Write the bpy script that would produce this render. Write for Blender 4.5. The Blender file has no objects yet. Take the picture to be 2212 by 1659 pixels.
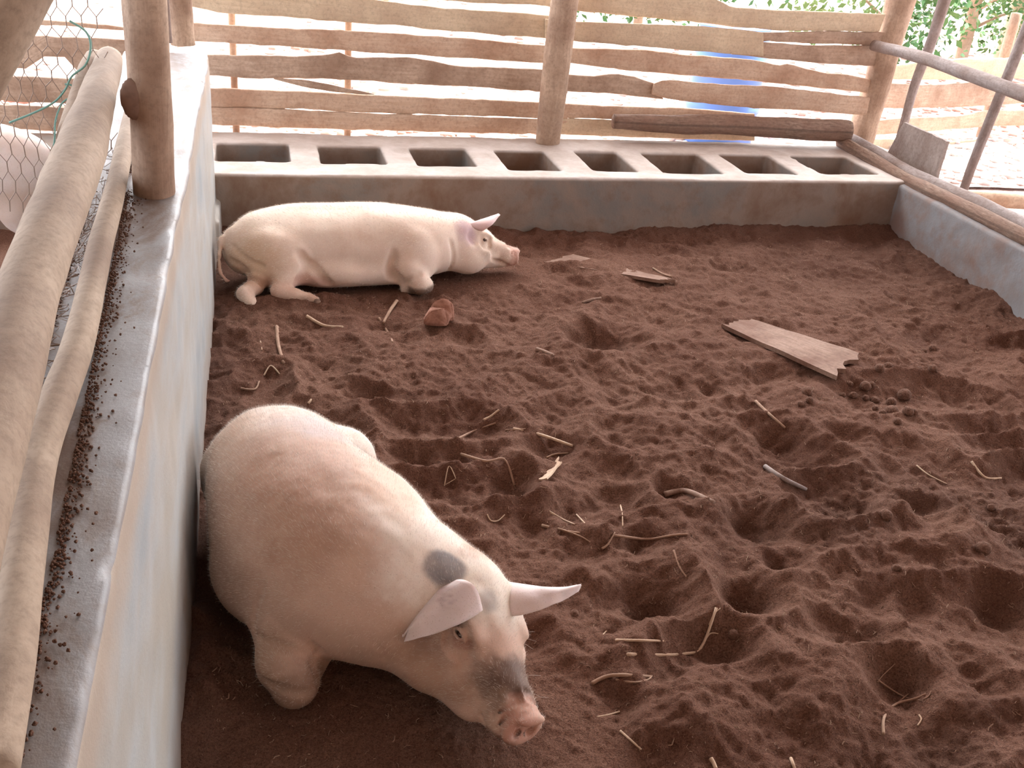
import bpy, bmesh, math, random, os
import numpy as np
from mathutils import Vector, Matrix
random.seed(7); RNG = np.random.default_rng(7)
SC = bpy.context.scene
COL = SC.collection
DEV = ''

# ------------------------------------------------------------------ camera
YAW, PITCH, ROLL, FPX, CH = 0.26507, 0.46989, 0.08523, 2200.0, 1.9
_f = np.array([math.sin(YAW)*math.cos(PITCH), math.cos(YAW)*math.cos(PITCH), -math.sin(PITCH)])
_rt = np.array([math.cos(YAW), -math.sin(YAW), 0.0]); _up = np.cross(_rt, _f)
CR = _rt*math.cos(ROLL) + _up*math.sin(ROLL); CU = np.cross(CR, _f); CF = _f
CPOS = np.array([0, 0, CH])
cam = bpy.data.cameras.new('camera'); camo = bpy.data.objects.new('camera', cam); COL.objects.link(camo)
cam.sensor_width = 36; cam.lens = FPX/2212*36; cam.clip_start = 0.02; cam.clip_end = 200
camo.matrix_world = Matrix(((CR[0], CU[0], -CF[0], 0), (CR[1], CU[1], -CF[1], 0), (CR[2], CU[2], -CF[2], CH), (0, 0, 0, 1)))
SC.camera = camo
# measured pixel of the photo -> point on a plane of the place
def ray(x, y): return CR*(x-1106)/FPX - CU*(y-829.5)/FPX + CF
def onz(x, y, z=0.0):
    d = ray(x, y); return CPOS + d*(z-CH)/d[2]
def ony(x, y, Y):
    d = ray(x, y); return CPOS + d*Y/d[1]
def onx(x, y, X):
    d = ray(x, y); return CPOS + d*X/d[0]

# ------------------------------------------------------------------ light and exposure
w = bpy.data.worlds.new('sky'); SC.world = w; w.use_nodes = True
wt = w.node_tree; bg = wt.nodes['Background']          # bright hazy sky, brightest around the sun beyond the back fence
_tc = wt.nodes.new('ShaderNodeTexCoord'); _d = wt.nodes.new('ShaderNodeVectorMath'); _d.operation = 'DOT_PRODUCT'
_sd = Vector((0.30, 0.78, 0.55)).normalized(); _d.inputs[1].default_value = tuple(_sd); wt.links.new(_tc.outputs['Generated'], _d.inputs[0])
_r = wt.nodes.new('ShaderNodeValToRGB'); _e = _r.color_ramp.elements
_e[0].position = 0.0; _e[0].color = (0.22, 0.24, 0.27, 1); _e[1].position = 1.0; _e[1].color = (0.97, 0.97, 1.0, 1)
_m = _e.new(.6); _m.color = (.36, .38, .40, 1)
wt.links.new(_d.outputs['Value'], _r.inputs[0]); wt.links.new(_r.outputs[0], bg.inputs[0]); bg.inputs[1].default_value = 8.0
sun = bpy.data.lights.new('sun', 'SUN'); sun.energy = 5.5; sun.angle = 0.03; sun.color = (1, 0.93, 0.84)
suno = bpy.data.objects.new('sun', sun); COL.objects.link(suno)
suno.rotation_euler = Vector((-0.50, -0.30, -1.2)).to_track_quat('-Z', 'Y').to_euler()
vs = SC.view_settings; vs.view_transform = 'Standard'; vs.look = 'None'; vs.gamma = 1; vs.exposure = 1.0
SC.cycles.max_bounces = 6; SC.cycles.diffuse_bounces = 4; SC.cycles.caustics_reflective = False; SC.cycles.caustics_refractive = False
SC.cycles.sample_clamp_indirect = 6

# ------------------------------------------------------------------ helpers
def tag(o, label=None, cat=None, group=None, kind=None):
    if label: o['label'] = label
    if cat: o['category'] = cat
    if group: o['group'] = group
    if kind: o['kind'] = kind
    return o
def empty(name, loc, label, cat, group=None):
    o = bpy.data.objects.new(name, None); o.empty_display_size = .1; o.location = tuple(loc); COL.objects.link(o)
    return tag(o, label, cat, group)
def link(name, me, mat, parent=None, smooth=True):
    o = bpy.data.objects.new(name, me); COL.objects.link(o)
    if mat: me.materials.append(mat)
    if smooth: me.shade_smooth()
    if parent is not None:
        o.parent = parent; o.matrix_parent_inverse = Matrix.Translation(-parent_loc(parent))
    return o
def parent_loc(p): return Vector(p.location) if p.type == 'EMPTY' else Vector((0, 0, 0))
def mesh(name, V, F, uv=None):
    me = bpy.data.meshes.new(name)
    V = np.asarray(V, np.float32)
    if isinstance(F, np.ndarray):
        n = F.shape[1]; me.vertices.add(len(V)); me.vertices.foreach_set('co', V.ravel())
        me.loops.add(F.size); me.loops.foreach_set('vertex_index', F.ravel().astype(np.int32))
        me.polygons.add(len(F)); me.polygons.foreach_set('loop_start', np.arange(0, F.size, n, dtype=np.int32))
        me.update(calc_edges=True); me.validate()
    else:
        me.from_pydata([tuple(map(float, v)) for v in V], [], [tuple(map(int, f)) for f in F]); me.update()
    if uv is not None and len(uv) == len(V):
        l = me.uv_layers.new(name='UVMap'); idx = np.empty(len(me.loops), np.int32); me.loops.foreach_get('vertex_index', idx)
        l.data.foreach_set('uv', np.asarray(uv, np.float32)[idx].ravel())
    return me
def vcol(me, name, C):
    C = np.asarray(C, np.float32)
    if C.shape[1] == 3: C = np.concatenate([C, np.ones((len(C), 1), np.float32)], 1)
    a = me.color_attributes.new(name, 'FLOAT_COLOR', 'POINT'); a.data.foreach_set('color', C.ravel())

# ---- numpy noise
_P = RNG.permutation(4096); _G = RNG.random(4096).astype(np.float32)*2-1
def _h(i, j, k): return _G[_P[(_P[(_P[i & 4095] + j) & 4095] + k) & 4095]]
def vn(p, s=1.0, o=0):
    p = np.asarray(p, np.float32)*s + 31.7*(o+1)
    i = np.floor(p).astype(np.int64); t = p-i; t = t*t*(3-2*t)
    i0, j0, k0 = i[..., 0], i[..., 1], i[..., 2]; x, y, z = t[..., 0], t[..., 1], t[..., 2]
    L = lambda a, b, q: a+(b-a)*q
    return L(L(L(_h(i0, j0, k0), _h(i0+1, j0, k0), x), L(_h(i0, j0+1, k0), _h(i0+1, j0+1, k0), x), y),
             L(L(_h(i0, j0, k0+1), _h(i0+1, j0, k0+1), x), L(_h(i0, j0+1, k0+1), _h(i0+1, j0+1, k0+1), x), y), z)
def fbm(p, s, n=3, o=0):
    r = 0; a = 1
    for q in range(n): r = r + a*vn(p, s*2**q, o+q*3); a *= .5
    return r
def sst(a, b, x):
    t = np.clip((x-a)/(b-a), 0, 1); return t*t*(3-2*t)

# ---- distance field modelling, surfaced as one continuous mesh
class Field:
    def __init__(s, lo, hi, h):
        s.lo = np.array(lo, np.float32); s.h = h
        n = np.ceil((np.array(hi)-s.lo)/h).astype(int)+1; s.n = n
        s.ax = [s.lo[k]+h*np.arange(n[k], dtype=np.float32) for k in range(3)]
        s.F = np.full(n, 1.0, np.float32)
    def box(s, lo, hi):
        sl = []
        for k in range(3):
            a = int(max(0, math.floor((lo[k]-s.lo[k])/s.h))); b = int(min(s.n[k], math.ceil((hi[k]-s.lo[k])/s.h)+1))
            if b <= a: return None, None
            sl.append(slice(a, b))
        X = s.ax[0][sl[0]][:, None, None]; Y = s.ax[1][sl[1]][None, :, None]; Z = s.ax[2][sl[2]][None, None, :]
        return tuple(sl), (X, Y, Z)
    def put(s, sl, D, k, op='add'):
        A = s.F[sl]
        if op == 'add':
            if k <= 0: s.F[sl] = np.minimum(A, D)
            else:
                h = np.maximum(k-np.abs(A-D), 0)/k; s.F[sl] = np.minimum(A, D)-h*h*k*.25
        else:
            D = -D; h = np.maximum(k-np.abs(A-D), 0)/max(k, 1e-6); s.F[sl] = np.maximum(A, D)+h*h*k*.25
    def ell(s, c, r, M=None, k=.03, op='add', target=None):
        c = np.array(c, float); r = np.array(r, float); M = np.eye(3) if M is None else np.asarray(M)   # rows of M: local axes
        e = np.sqrt(((M.T*r)**2).sum(1))+k+.05
        sl, g = s.box(c-e, c+e)
        if sl is None: return
        d = [g[i]-np.float32(c[i]) for i in range(3)]; q0 = 0; q1 = 0
        for a in range(3):
            t = d[0]*np.float32(M[a, 0])+d[1]*np.float32(M[a, 1])+d[2]*np.float32(M[a, 2])
            q0 = q0+(t/np.float32(r[a]))**2; q1 = q1+(t/np.float32(r[a]**2))**2
        q0 = np.sqrt(q0); q1 = np.sqrt(q1)+1e-6; D = q0*(q0-1)/q1
        D = np.where(q0 < .05, -np.float32(min(r)), D)
        if target is not None: target[sl] = np.minimum(target[sl], D)
        else: s.put(sl, D, k, op)
    def cap(s, a, b, ra, rb, k=.03, op='add'):
        a = np.array(a, float); b = np.array(b, float); m = max(ra, rb)+k+.05
        sl, g = s.box(np.minimum(a, b)-m, np.maximum(a, b)+m)
        if sl is None: return
        ba = b-a; L = (ba**2).sum()+1e-9
        d = [g[i]-np.float32(a[i]) for i in range(3)]
        t = np.clip((d[0]*ba[0]+d[1]*ba[1]+d[2]*ba[2])/L, 0, 1).astype(np.float32)
        D = np.sqrt(sum((d[i]-t*np.float32(ba[i]))**2 for i in range(3)))-(ra+(rb-ra)*t)
        s.put(sl, D.astype(np.float32), k, op)
    def tube(s, pts, rr, k=.02, op='add'):
        for i in range(len(pts)-1): s.cap(pts[i], pts[i+1], rr[i], rr[i+1], k, op)
    def chain(s, st, N=60, ax=.11, k=.03, power=None):
        # st rows: x,y,z,half width,half height ; swept ellipses, world up
        st = np.array(st, float); T = np.full(s.n, 1.0, np.float32); P = spline(st, N)
        for i in range(N):
            t = P[min(i+1, N-1), :3]-P[max(i-1, 0), :3]; t /= np.linalg.norm(t)
            l = np.cross([0, 0, 1], t); l /= np.linalg.norm(l); u = np.cross(t, l)
            a = min(ax, .8*max(P[i, 3], P[i, 4]))
            s.ell(P[i, :3], (a, P[i, 3], P[i, 4]), np.array([t, l, u]), k=0, target=T)
        h = np.maximum(k-np.abs(s.F-T), 0)/k; s.F = np.minimum(s.F, T)-h*h*k*.25
    def bx(s, lo, hi, r=.01, k=0, op='add', warp=None):
        c = (np.array(lo)+np.array(hi))/2; b = (np.array(hi)-np.array(lo))/2-r
        sl, g = s.box(np.array(lo)-.08, np.array(hi)+.08)
        if sl is None: return
        q = [np.abs(g[i]-np.float32(c[i]))-np.float32(b[i]) for i in range(3)]
        D = np.sqrt(sum(np.maximum(x, 0)**2 for x in q))+np.minimum(np.maximum(q[0], np.maximum(q[1], q[2])), 0)-r
        s.put(sl, D.astype(np.float32), k, op)
    def noise(s, amp, sc, n=2, o=0):
        m = np.abs(s.F) < .06; i = np.argwhere(m); p = s.lo+i*s.h
        s.F[m] += (amp*fbm(p, sc, n, o)).astype(np.float32)
    def at(s, P):
        q = np.clip(((np.asarray(P)-s.lo)/s.h), 0, s.n-1.001); i = q.astype(int); t = q-i; r = 0
        for a in (0, 1):
            for b in (0, 1):
                for c in (0, 1):
                    r += s.F[i[0]+a, i[1]+b, i[2]+c]*(t[0] if a else 1-t[0])*(t[1] if b else 1-t[1])*(t[2] if c else 1-t[2])
        return r
    def snap(s, P, n=12):      # move a point onto the surface
        P = np.array(P, float)
        for _ in range(n):
            e = s.h; g = np.array([s.at(P+e*np.eye(3)[k])-s.at(P-e*np.eye(3)[k]) for k in range(3)])/(2*e); v = s.at(P)
            P = P-np.clip(v, -.02, .02)*g/(g@g+1e-6)
        return P
    def crease(s, pts, r=.004, k=.016, sub=10):
        q = spline([list(p) for p in pts], sub); q = [s.snap(p) for p in q]; m = len(q)
        for i in range(m-1):
            a = math.sin(math.pi*(i+.5)/m)**.5; s.cap(q[i], q[i+1], r*a, r*a, k, 'sub')
    def verts(s):
        F = s.F; I = F < 0; n = s.n
        c = [I[a:n[0]-1+a, b:n[1]-1+b, d:n[2]-1+d] for a in (0, 1) for b in (0, 1) for d in (0, 1)]
        tot = sum(x.astype(np.int8) for x in c); act = (tot > 0) & (tot < 8)
        ix = np.argwhere(act); vid = np.full(act.shape, -1, np.int64); vid[act] = np.arange(len(ix))
        acc = np.zeros((len(ix), 3)); cnt = np.zeros(len(ix))
        co = [(a, b, d) for a in (0, 1) for b in (0, 1) for d in (0, 1)]
        for A in co:
            for ax in range(3):
                if A[ax]: continue
                B = list(A); B[ax] = 1
                fa = F[ix[:, 0]+A[0], ix[:, 1]+A[1], ix[:, 2]+A[2]]; fb = F[ix[:, 0]+B[0], ix[:, 1]+B[1], ix[:, 2]+B[2]]
                m = (fa < 0) != (fb < 0); t = fa[m]/(fa[m]-fb[m])
                p = np.tile(np.array(A, float), (m.sum(), 1)); p[:, ax] = t; acc[m] += p; cnt[m] += 1
        V = s.lo+(ix+acc/cnt[:, None])*s.h
        Q = []
        for ax in range(3):
            a1, a2 = (ax+1) % 3, (ax+2) % 3
            sA = [slice(1, -1)]*3; sA[ax] = slice(0, n[ax]-1); sB = list(sA); sB[ax] = slice(1, n[ax])
            x = I[tuple(sA)]; y = I[tuple(sB)]
            for flip, m in ((False, x & ~y), (True, ~x & y)):
                e = np.argwhere(m); e[:, a1] += 1; e[:, a2] += 1
                def cell(o1, o2):
                    q = e.copy(); q[:, a1] -= o1; q[:, a2] -= o2; return vid[q[:, 0], q[:, 1], q[:, 2]]
                qd = np.stack([cell(1, 1), cell(0, 1), cell(0, 0), cell(1, 0)], 1)
                Q.append(qd[:, ::-1] if flip else qd)
        return V, np.concatenate(Q)
def spline(st, N):
    st = np.array(st, float); K = len(st); out = []
    for q in np.linspace(0, K-1, N):
        i = min(int(q), K-2); t = q-i
        p0, p1, p2, p3 = st[max(i-1, 0)], st[i], st[i+1], st[min(i+2, K-1)]
        out.append(.5*((2*p1)+(-p0+p2)*t+(2*p0-5*p1+4*p2-p3)*t*t+(-p0+3*p1-3*p2+p3)*t**3))
    return np.array(out)

# ---- tubes with per-point radius (poles, sticks, wires)
def tube_geo(pts, rr, seg=12, rough=0.0, caps=True, sub=0, seed=0):
    pts = np.array(pts, float); rr = np.array(rr, float)
    if rr.ndim == 0: rr = np.full(len(pts), float(rr))
    if sub: q = spline(np.column_stack([pts, rr]), sub); pts, rr = q[:, :3], q[:, 3]
    n = len(pts); T = np.gradient(pts, axis=0); T /= np.linalg.norm(T, axis=1)[:, None]+1e-12
    a = np.array([0, 0, 1.]) if abs(T[0, 2]) < .9 else np.array([1., 0, 0])
    V = []; UV = []; L = np.concatenate([[0], np.cumsum(np.linalg.norm(np.diff(pts, axis=0), axis=1))])
    u = np.cross(T[0], a); u /= np.linalg.norm(u)
    for i in range(n):
        u = u-T[i]*(u@T[i]); u /= np.linalg.norm(u); v = np.cross(T[i], u)
        for k in range(seg):
            an = 2*math.pi*k/seg; V.append(pts[i]+rr[i]*(math.cos(an)*u+math.sin(an)*v)); UV.append((k/seg*6.283*rr.mean(), L[i]))
    V = np.array(V)
    if rough:
        ctr = np.repeat(pts, seg, 0); d = V-ctr
        q = np.column_stack([d/np.linalg.norm(d, axis=1)[:, None]*.9, np.zeros(len(d))])[:, :3]+np.repeat(L, seg)[:, None]*np.array([2.1, 1.3, .7])+seed
        V = ctr+d*(1+rough*fbm(q, 1.6, 3))[:, None]
    F = [(i*seg+k, i*seg+(k+1) % seg, (i+1)*seg+(k+1) % seg, (i+1)*seg+k) for i in range(n-1) for k in range(seg)]
    V = list(V)
    if caps:
        for i, fl in ((0, True), (n-1, False)):
            c = len(V); V.append(pts[i]+(T[i]*rr[i]*.15*(-1 if fl else 1))); UV.append((0, L[i]))
            for k in range(seg):
                f = (i*seg+k, i*seg+(k+1) % seg, c); F.append(f[::-1] if fl else f)
    return np.array(V), F, np.array(UV)
def merge(gs):
    V, F, U = [], [], []; o = 0
    for v, f, u in gs:
        V.append(v); F += [tuple(np.array(q)+o) for q in f]; U.append(u); o += len(v)
    return np.concatenate(V), F, np.concatenate(U)
def tube(name, pts, rr, mat, parent=None, **k):
    V, F, U = tube_geo(pts, rr, **k); me = mesh(name, V, F, U); return link(name, me, mat, parent)

# ------------------------------------------------------------------ materials
class M:
    def __init__(s, name, rough=.8, spec=.3):
        s.m = bpy.data.materials.new(name); s.m.use_nodes = True; s.t = s.m.node_tree; s.N = s.t.nodes; s.L = s.t.links
        s.b = s.N['Principled BSDF']; s.b.inputs['Roughness'].default_value = rough; s.b.inputs['Specular IOR Level'].default_value = spec
    def n(s, ty, **k):
        x = s.N.new(ty)
        for a, b in k.items():
            if a.startswith('_'): setattr(x, a[1:], b)
            else: x.inputs[a.replace('__', ' ')].default_value = b
        return x
    def l(s, a, b): s.L.new(a, b)
    def co(s, kind='Object', scale=(1, 1, 1)):
        c = s.n('ShaderNodeTexCoord'); mp = s.n('ShaderNodeMapping'); mp.inputs['Scale'].default_value = scale; s.l(c.outputs[kind], mp.inputs[0]); return mp.outputs[0]
    def noise(s, co, scale, detail=4, rough=.6, dist=0):
        x = s.n('ShaderNodeTexNoise', Scale=scale, Detail=detail, Roughness=rough, Distortion=dist); s.l(co, x.inputs['Vector']); return x.outputs['Fac']
    def ramp(s, fac, stops):
        r = s.n('ShaderNodeValToRGB'); e = r.color_ramp.elements
        while len(e) < len(stops): e.new(.5)
        for q, (p, c) in zip(e, stops): q.position = p; q.color = (*c, 1) if len(c) == 3 else c
        s.l(fac, r.inputs[0]); return r.outputs[0]
    def mix(s, f, a, b, mode='MIX'):
        x = s.n('ShaderNodeMix'); x.data_type = 'RGBA'; x.blend_type = mode
        for v, i in ((f, 0), (a, 6), (b, 7)):
            if isinstance(v, (int, float)): x.inputs[i].default_value = v
            elif isinstance(v, tuple): x.inputs[i].default_value = (*v, 1)
            else: s.l(v, x.inputs[i])
        return x.outputs[2]
    def bump(s, h, strength=.5, dist=.01, prev=None):
        x = s.n('ShaderNodeBump', Strength=strength, Distance=dist); s.l(h, x.inputs['Height'])
        if prev is not None: s.l(prev, x.inputs['Normal'])
        s.l(x.outputs[0], s.b.inputs['Normal']); return x.outputs[0]
    def base(s, c):
        if isinstance(c, tuple): s.b.inputs['Base Color'].default_value = (*c, 1)
        else: s.l(c, s.b.inputs['Base Color'])
        return s

def wood(name, c1, c2, c3, rough=.8, gscale=(14, 1.2, 1), spec=.25, bump=.4):
    m = M(name, rough, spec); uv = m.co('UV', gscale); ob = m.co('Object')
    g = m.noise(uv, 5, 6, .65, .6); big = m.noise(ob, 3.1, 4, .6); fine = m.noise(ob, 60, 3, .7)
    c = m.ramp(g, [(.3, c1), (.7, c2)]); c = m.mix(m.ramp(big, [(.42, (0, 0, 0)), (.68, (1, 1, 1))]), c, c3)
    c = m.mix(m.ramp(fine, [(.3, (.35, .35, .35)), (.55, (0, 0, 0))]), c, tuple(x*.5 for x in c3))
    m.base(c); b = m.bump(g, bump, .006); m.bump(fine, .25, .003, b); return m.m
m_slat = wood('fence_wood', (.52, .36, .25), (.66, .50, .38), (.44, .27, .18), gscale=(1.2, 14, 1))
m_slat2 = wood('ochre_wood', (.58, .45, .31), (.70, .57, .41), (.50, .37, .26), gscale=(1.2, 14, 1))
m_slat3 = wood('weathered_wood', (.40, .28, .20), (.56, .42, .32), (.30, .19, .13), gscale=(1.2, 14, 1))
m_post = wood('post_wood', (.40, .275, .195), (.55, .40, .29), (.27, .165, .11), gscale=(10, 1.0, 1))
m_pole = wood('dusty_pole', (.34, .25, .18), (.43, .325, .24), (.25, .17, .12), gscale=(4, 2, 1), bump=.25)
m_bark = wood('bark', (.13, .075, .05), (.36, .25, .19), (.24, .14, .10), gscale=(16, 3, 1), bump=.9)
m_rod = wood('grey_pole', (.25, .20, .18), (.42, .36, .34), (.22, .15, .12), gscale=(8, 2, 1))
m_board = wood('dusty_board', (.24, .15, .11), (.36, .24, .18), (.17, .085, .055), gscale=(1.2, 14, 1))
m_greyboard = wood('grey_board', (.30, .24, .21), (.44, .37, .33), (.24, .17, .14), gscale=(1.2, 14, 1))
m_stick = wood('dry_stick', (.32, .20, .13), (.50, .35, .25), (.28, .15, .10), gscale=(8, 3, 1))
m_straw = wood('pale_splinter', (.55, .40, .28), (.72, .56, .42), (.45, .28, .18), gscale=(8, 3, 1))

def concrete(name, a, b, c, s1=2.2, s2=9, bump=.35, rough=.85, stretch=(1, 1, 1), spec=.25):
    m = M(name, rough, spec); ob = m.co('Object', stretch); o2 = m.co('Object')
    n1 = m.noise(ob, s1, 6, .6, .4); n2 = m.noise(ob, s2, 5, .65); n3 = m.noise(o2, 90, 3, .7)
    col = m.ramp(n1, [(.36, a), (.5, b), (.66, c)]); col = m.mix(m.ramp(n2, [(.5, (0, 0, 0)), (.75, (.8, .8, .8))]), col, c)
    m.base(col); q = m.bump(n3, .3, .003); m.bump(n2, bump, .012, q); return m, col, ob
mm, tc, _ = concrete('trough_concrete', (.21, .19, .17), (.27, .21, .17), (.20, .12, .08))
_g = mm.n('ShaderNodeNewGeometry'); _s = mm.n('ShaderNodeSeparateXYZ'); mm.l(_g.outputs['Position'], _s.inputs[0])      # paler colour on the top
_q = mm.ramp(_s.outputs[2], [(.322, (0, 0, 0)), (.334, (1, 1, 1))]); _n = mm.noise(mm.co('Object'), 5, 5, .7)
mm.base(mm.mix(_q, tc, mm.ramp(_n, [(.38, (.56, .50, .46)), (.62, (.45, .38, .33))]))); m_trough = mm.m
mm, _, _ = concrete('right_wall_concrete', (.28, .28, .29), (.26, .24, .235), (.25, .17, .14), s1=3); m_rw = mm.m
# left wall: smooth grey-blue render, brown dust on top along the poles and a tan band under the top edge
mm, col, ob = concrete('left_wall_concrete', (.30, .32, .33), (.38, .375, .36), (.36, .32, .27), s1=1.6, bump=.12, rough=.5, stretch=(1, .6, 1.6), spec=.4)
geo = mm.n('ShaderNodeNewGeometry'); sep = mm.n('ShaderNodeSeparateXYZ'); mm.l(geo.outputs['Position'], sep.inputs[0])
nn = mm.noise(mm.co('Object', (1, .5, 1)), 6, 5, .7, .5)
def math_(m, op, a, b):
    x = m.n('ShaderNodeMath'); x.operation = op
    for v, i in ((a, 0), (b, 1)):
        if isinstance(v, (int, float)): x.inputs[i].default_value = v
        else: m.l(v, x.inputs[i])
    return x.outputs[0]
top = math_(mm, 'GREATER_THAN', sep.outputs[2], .935)
dx = math_(mm, 'ADD', math_(mm, 'MULTIPLY', sep.outputs[0], -5.0), math_(mm, 'MULTIPLY', nn, 2.6))   # -x grows to the left
dust = mm.ramp(math_(mm, 'MULTIPLY', dx, .3), [(.83, (0, 0, 0)), (1.0, (1, 1, 1))])
topc = mm.mix(mm.ramp(nn, [(.42, (0, 0, 0)), (.62, (1, 1, 1))]), (.27, .262, .265), (.20, .15, .12))
topc = mm.mix(dust, topc, (.14, .085, .06))
band = mm.ramp(math_(mm, 'ADD', sep.outputs[2], math_(mm, 'MULTIPLY', nn, .16)), [(.90, (0, 0, 0)), (.98, (1, 1, 1))])
sidec = mm.mix(band, col, (.38, .31, .25))
low = mm.ramp(math_(mm, 'ADD', sep.outputs[2], math_(mm, 'MULTIPLY', nn, .3)), [(.12, (1, 1, 1)), (.34, (0, 0, 0))])
sidec = mm.mix(low, sidec, (.30, .24, .20))
mm.base(mm.mix(top, sidec, topc)); m_lw = mm.m

# sawdust
m = M('sawdust', .95, .1); ob = m.co('Object')
n1 = m.noise(ob, 2.2, 5, .6, .3); n2 = m.noise(ob, 160, 3, .8); n3 = m.noise(ob, 30, 4, .75); n4 = m.noise(ob, 420, 2, .8)
c = m.ramp(n1, [(.35, (.158, .074, .048)), (.65, (.225, .118, .080))])
c = m.mix(m.ramp(n2, [(.36, (.75, .75, .75)), (.56, (0, 0, 0))]), c, (.075, .030, .019))
c = m.mix(m.ramp(n4, [(.60, (0, 0, 0)), (.74, (.9, .9, .9))]), c, (.44, .29, .21))
at = m.n('ShaderNodeAttribute', _attribute_name='floor_dark'); c = m.mix(at.outputs['Fac'], c, (.050, .026, .020))
m.base(c); q = m.bump(n3, .7, .016); q = m.bump(n2, .9, .008, q); m.bump(n4, .6, .003, q); m_saw = m.m
m = M('clod_earth', .95, .1); ob = m.co('Object'); n2 = m.noise(ob, 120, 3, .8)
m.base(m.ramp(n2, [(.35, (.09, .045, .03)), (.65, (.22, .125, .09))])); m.bump(n2, .8, .006); m_clod = m.m
m = M('outside_ground', .95, .1); ob = m.co('Object'); n1 = m.noise(ob, 1.3, 4, .6); n2 = m.noise(ob, 25, 4, .8)
c = m.ramp(n2, [(.35, (.42, .24, .19)), (.6, (.66, .50, .44))]); c = m.mix(m.ramp(n1, [(.45, (0, 0, 0)), (.65, (.7, .7, .7))]), c, (.70, .60, .54))
m.base(c); m.bump(n2, .8, .03); m_out = m.m
m = M('gravel_stone', .9, .2); oi = m.n('ShaderNodeTexNoise', Scale=7.0, Detail=2.0)
m.base(m.ramp(oi.outputs['Fac'], [(.35, (.40, .20, .15)), (.5, (.55, .40, .36)), (.65, (.62, .58, .56))])); m_grav = m.m
m = M('brick', .9, .2); ob = m.co('Object'); n2 = m.noise(ob, 25, 4, .7)
m.base(m.ramp(n2, [(.35, (.26, .12, .08)), (.62, (.42, .22, .16))])); m.bump(n2, .5, .006); m_brick = m.m
m = M('blue_plastic', .4, .5); m.base((.10, .22, .62)); m_blue = m.m
m = M('wire', .5, .5); m.base((.30, .21, .16)); m_wire = m.m
m = M('green_twine', .7, .3); m.base((.22, .42, .36)); m_twine = m.m
m = M('leaf', .55, .3); oi = m.n('ShaderNodeTexNoise', Scale=1.7, Detail=3.0)
m.base(m.ramp(oi.outputs['Fac'], [(.35, (.03, .09, .02)), (.5, (.07, .17, .05)), (.68, (.22, .32, .12))])); m_leaf = m.m
m.b.inputs['Transmission Weight'].default_value = 0
m = M('roof_iron', .5, .4); m.base((.45, .42, .40)); m_roof = m.m
m = M('eye_dark', .15, .6); m.base((.05, .03, .025)); m_eye = m.m
m = M('hoof', .6, .3); ob = m.co('Object'); m.base(m.ramp(m.noise(ob, 40, 3), [(.35, (.12, .07, .05)), (.65, (.30, .20, .15))])); m_hoof = m.m
m = M('pig_bristle', .5, .3); m.base((.80, .72, .64)); m_hair = m.m
def skin(name):
    m = M(name, .62, .25); ob = m.co('Object'); at = m.n('ShaderNodeAttribute', _attribute_name='skin')
    n1 = m.noise(ob, 260, 2, .8); n2 = m.noise(ob, 45, 4, .7); n3 = m.noise(ob, 9, 4, .6)
    c = m.mix(m.ramp(n1, [(.60, (0, 0, 0)), (.74, (.55, .55, .55))]), at.outputs['Color'], (.30, .17, .12))
    c = m.mix(m.ramp(n3, [(.45, (0, 0, 0)), (.7, (.30, .30, .30))]), c, (.62, .42, .30))
    m.base(c); q = m.bump(n2, .12, .004); m.bump(n1, .18, .0015, q)
    m.b.inputs['Subsurface Weight'].default_value = .12; m.b.inputs['Subsurface Radius'].default_value = (.02, .007, .004); m.b.inputs['Subsurface Scale'].default_value = .4
    return m.m
m_skin = skin('pig_skin')

# ------------------------------------------------------------------ setting: litter floor, walls, trough, ground, roof
WX, RX, TY = -0.225, 3.85, 5.46          # faces of the left wall, right wall and trough
# hollows and mounds seen in the litter: pixel, radius m, height m
PITS = [(1310,735,.20,-.09),(1190,770,.16,.035),(1440,930,.17,.05),(1175,965,.13,-.055),(1230,600,.16,-.02),(1330,880,.10,-.03),
 (1010,745,.10,-.035),(870,740,.09,-.03),(600,740,.10,-.02),(760,860,.14,-.03),(640,640,.12,-.02),(985,700,.13,.03),(1100,660,.12,.02),
 (1560,1010,.13,.03),(1640,1130,.13,-.05),(1480,1075,.11,-.05),(1330,1080,.11,-.05),(1250,1095,.10,-.05),(1400,1170,.12,-.045),(1560,1100,.14,.04),
 (1990,1100,.11,-.07),(1840,1090,.10,-.035),(1700,1220,.09,-.06),(1610,1300,.10,-.045),(1500,1240,.12,.03),(1770,1260,.13,.03),
 (1930,1300,.13,-.05),(2060,1200,.12,.04),(2150,1300,.10,-.06),(1560,1400,.12,-.04),(1440,1440,.09,-.05),(1320,1400,.12,.03),(1300,1520,.09,-.05),
 (1650,1480,.10,-.03),(1760,1450,.13,.03),(1950,1470,.10,-.03),(2100,1470,.12,-.05),(1500,1600,.12,.03),(1200,1390,.12,.02),(1140,1380,.10,-.05),
 (1550,970,.10,-.03),(1700,960,.12,-.04),(1820,950,.10,-.035),(1660,860,.10,-.03),(2010,720,.12,-.03),(1950,960,.10,.03),(2100,950,.13,-.03),
 (1850,1180,.15,.03),(1400,1300,.12,-.03),(1250,1200,.11,-.03),(1130,1040,.10,-.03),(1010,1090,.08,-.02),(900,640,.12,-.03),(750,640,.12,-.02),(1200,520,.18,.05),(1080,520,.14,.05),(1800,720,.25,.02)]
PW = [(onz(a, b)[0], onz(a, b)[1], r*.92, h*.85) for a, b, r, h in PITS]
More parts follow.
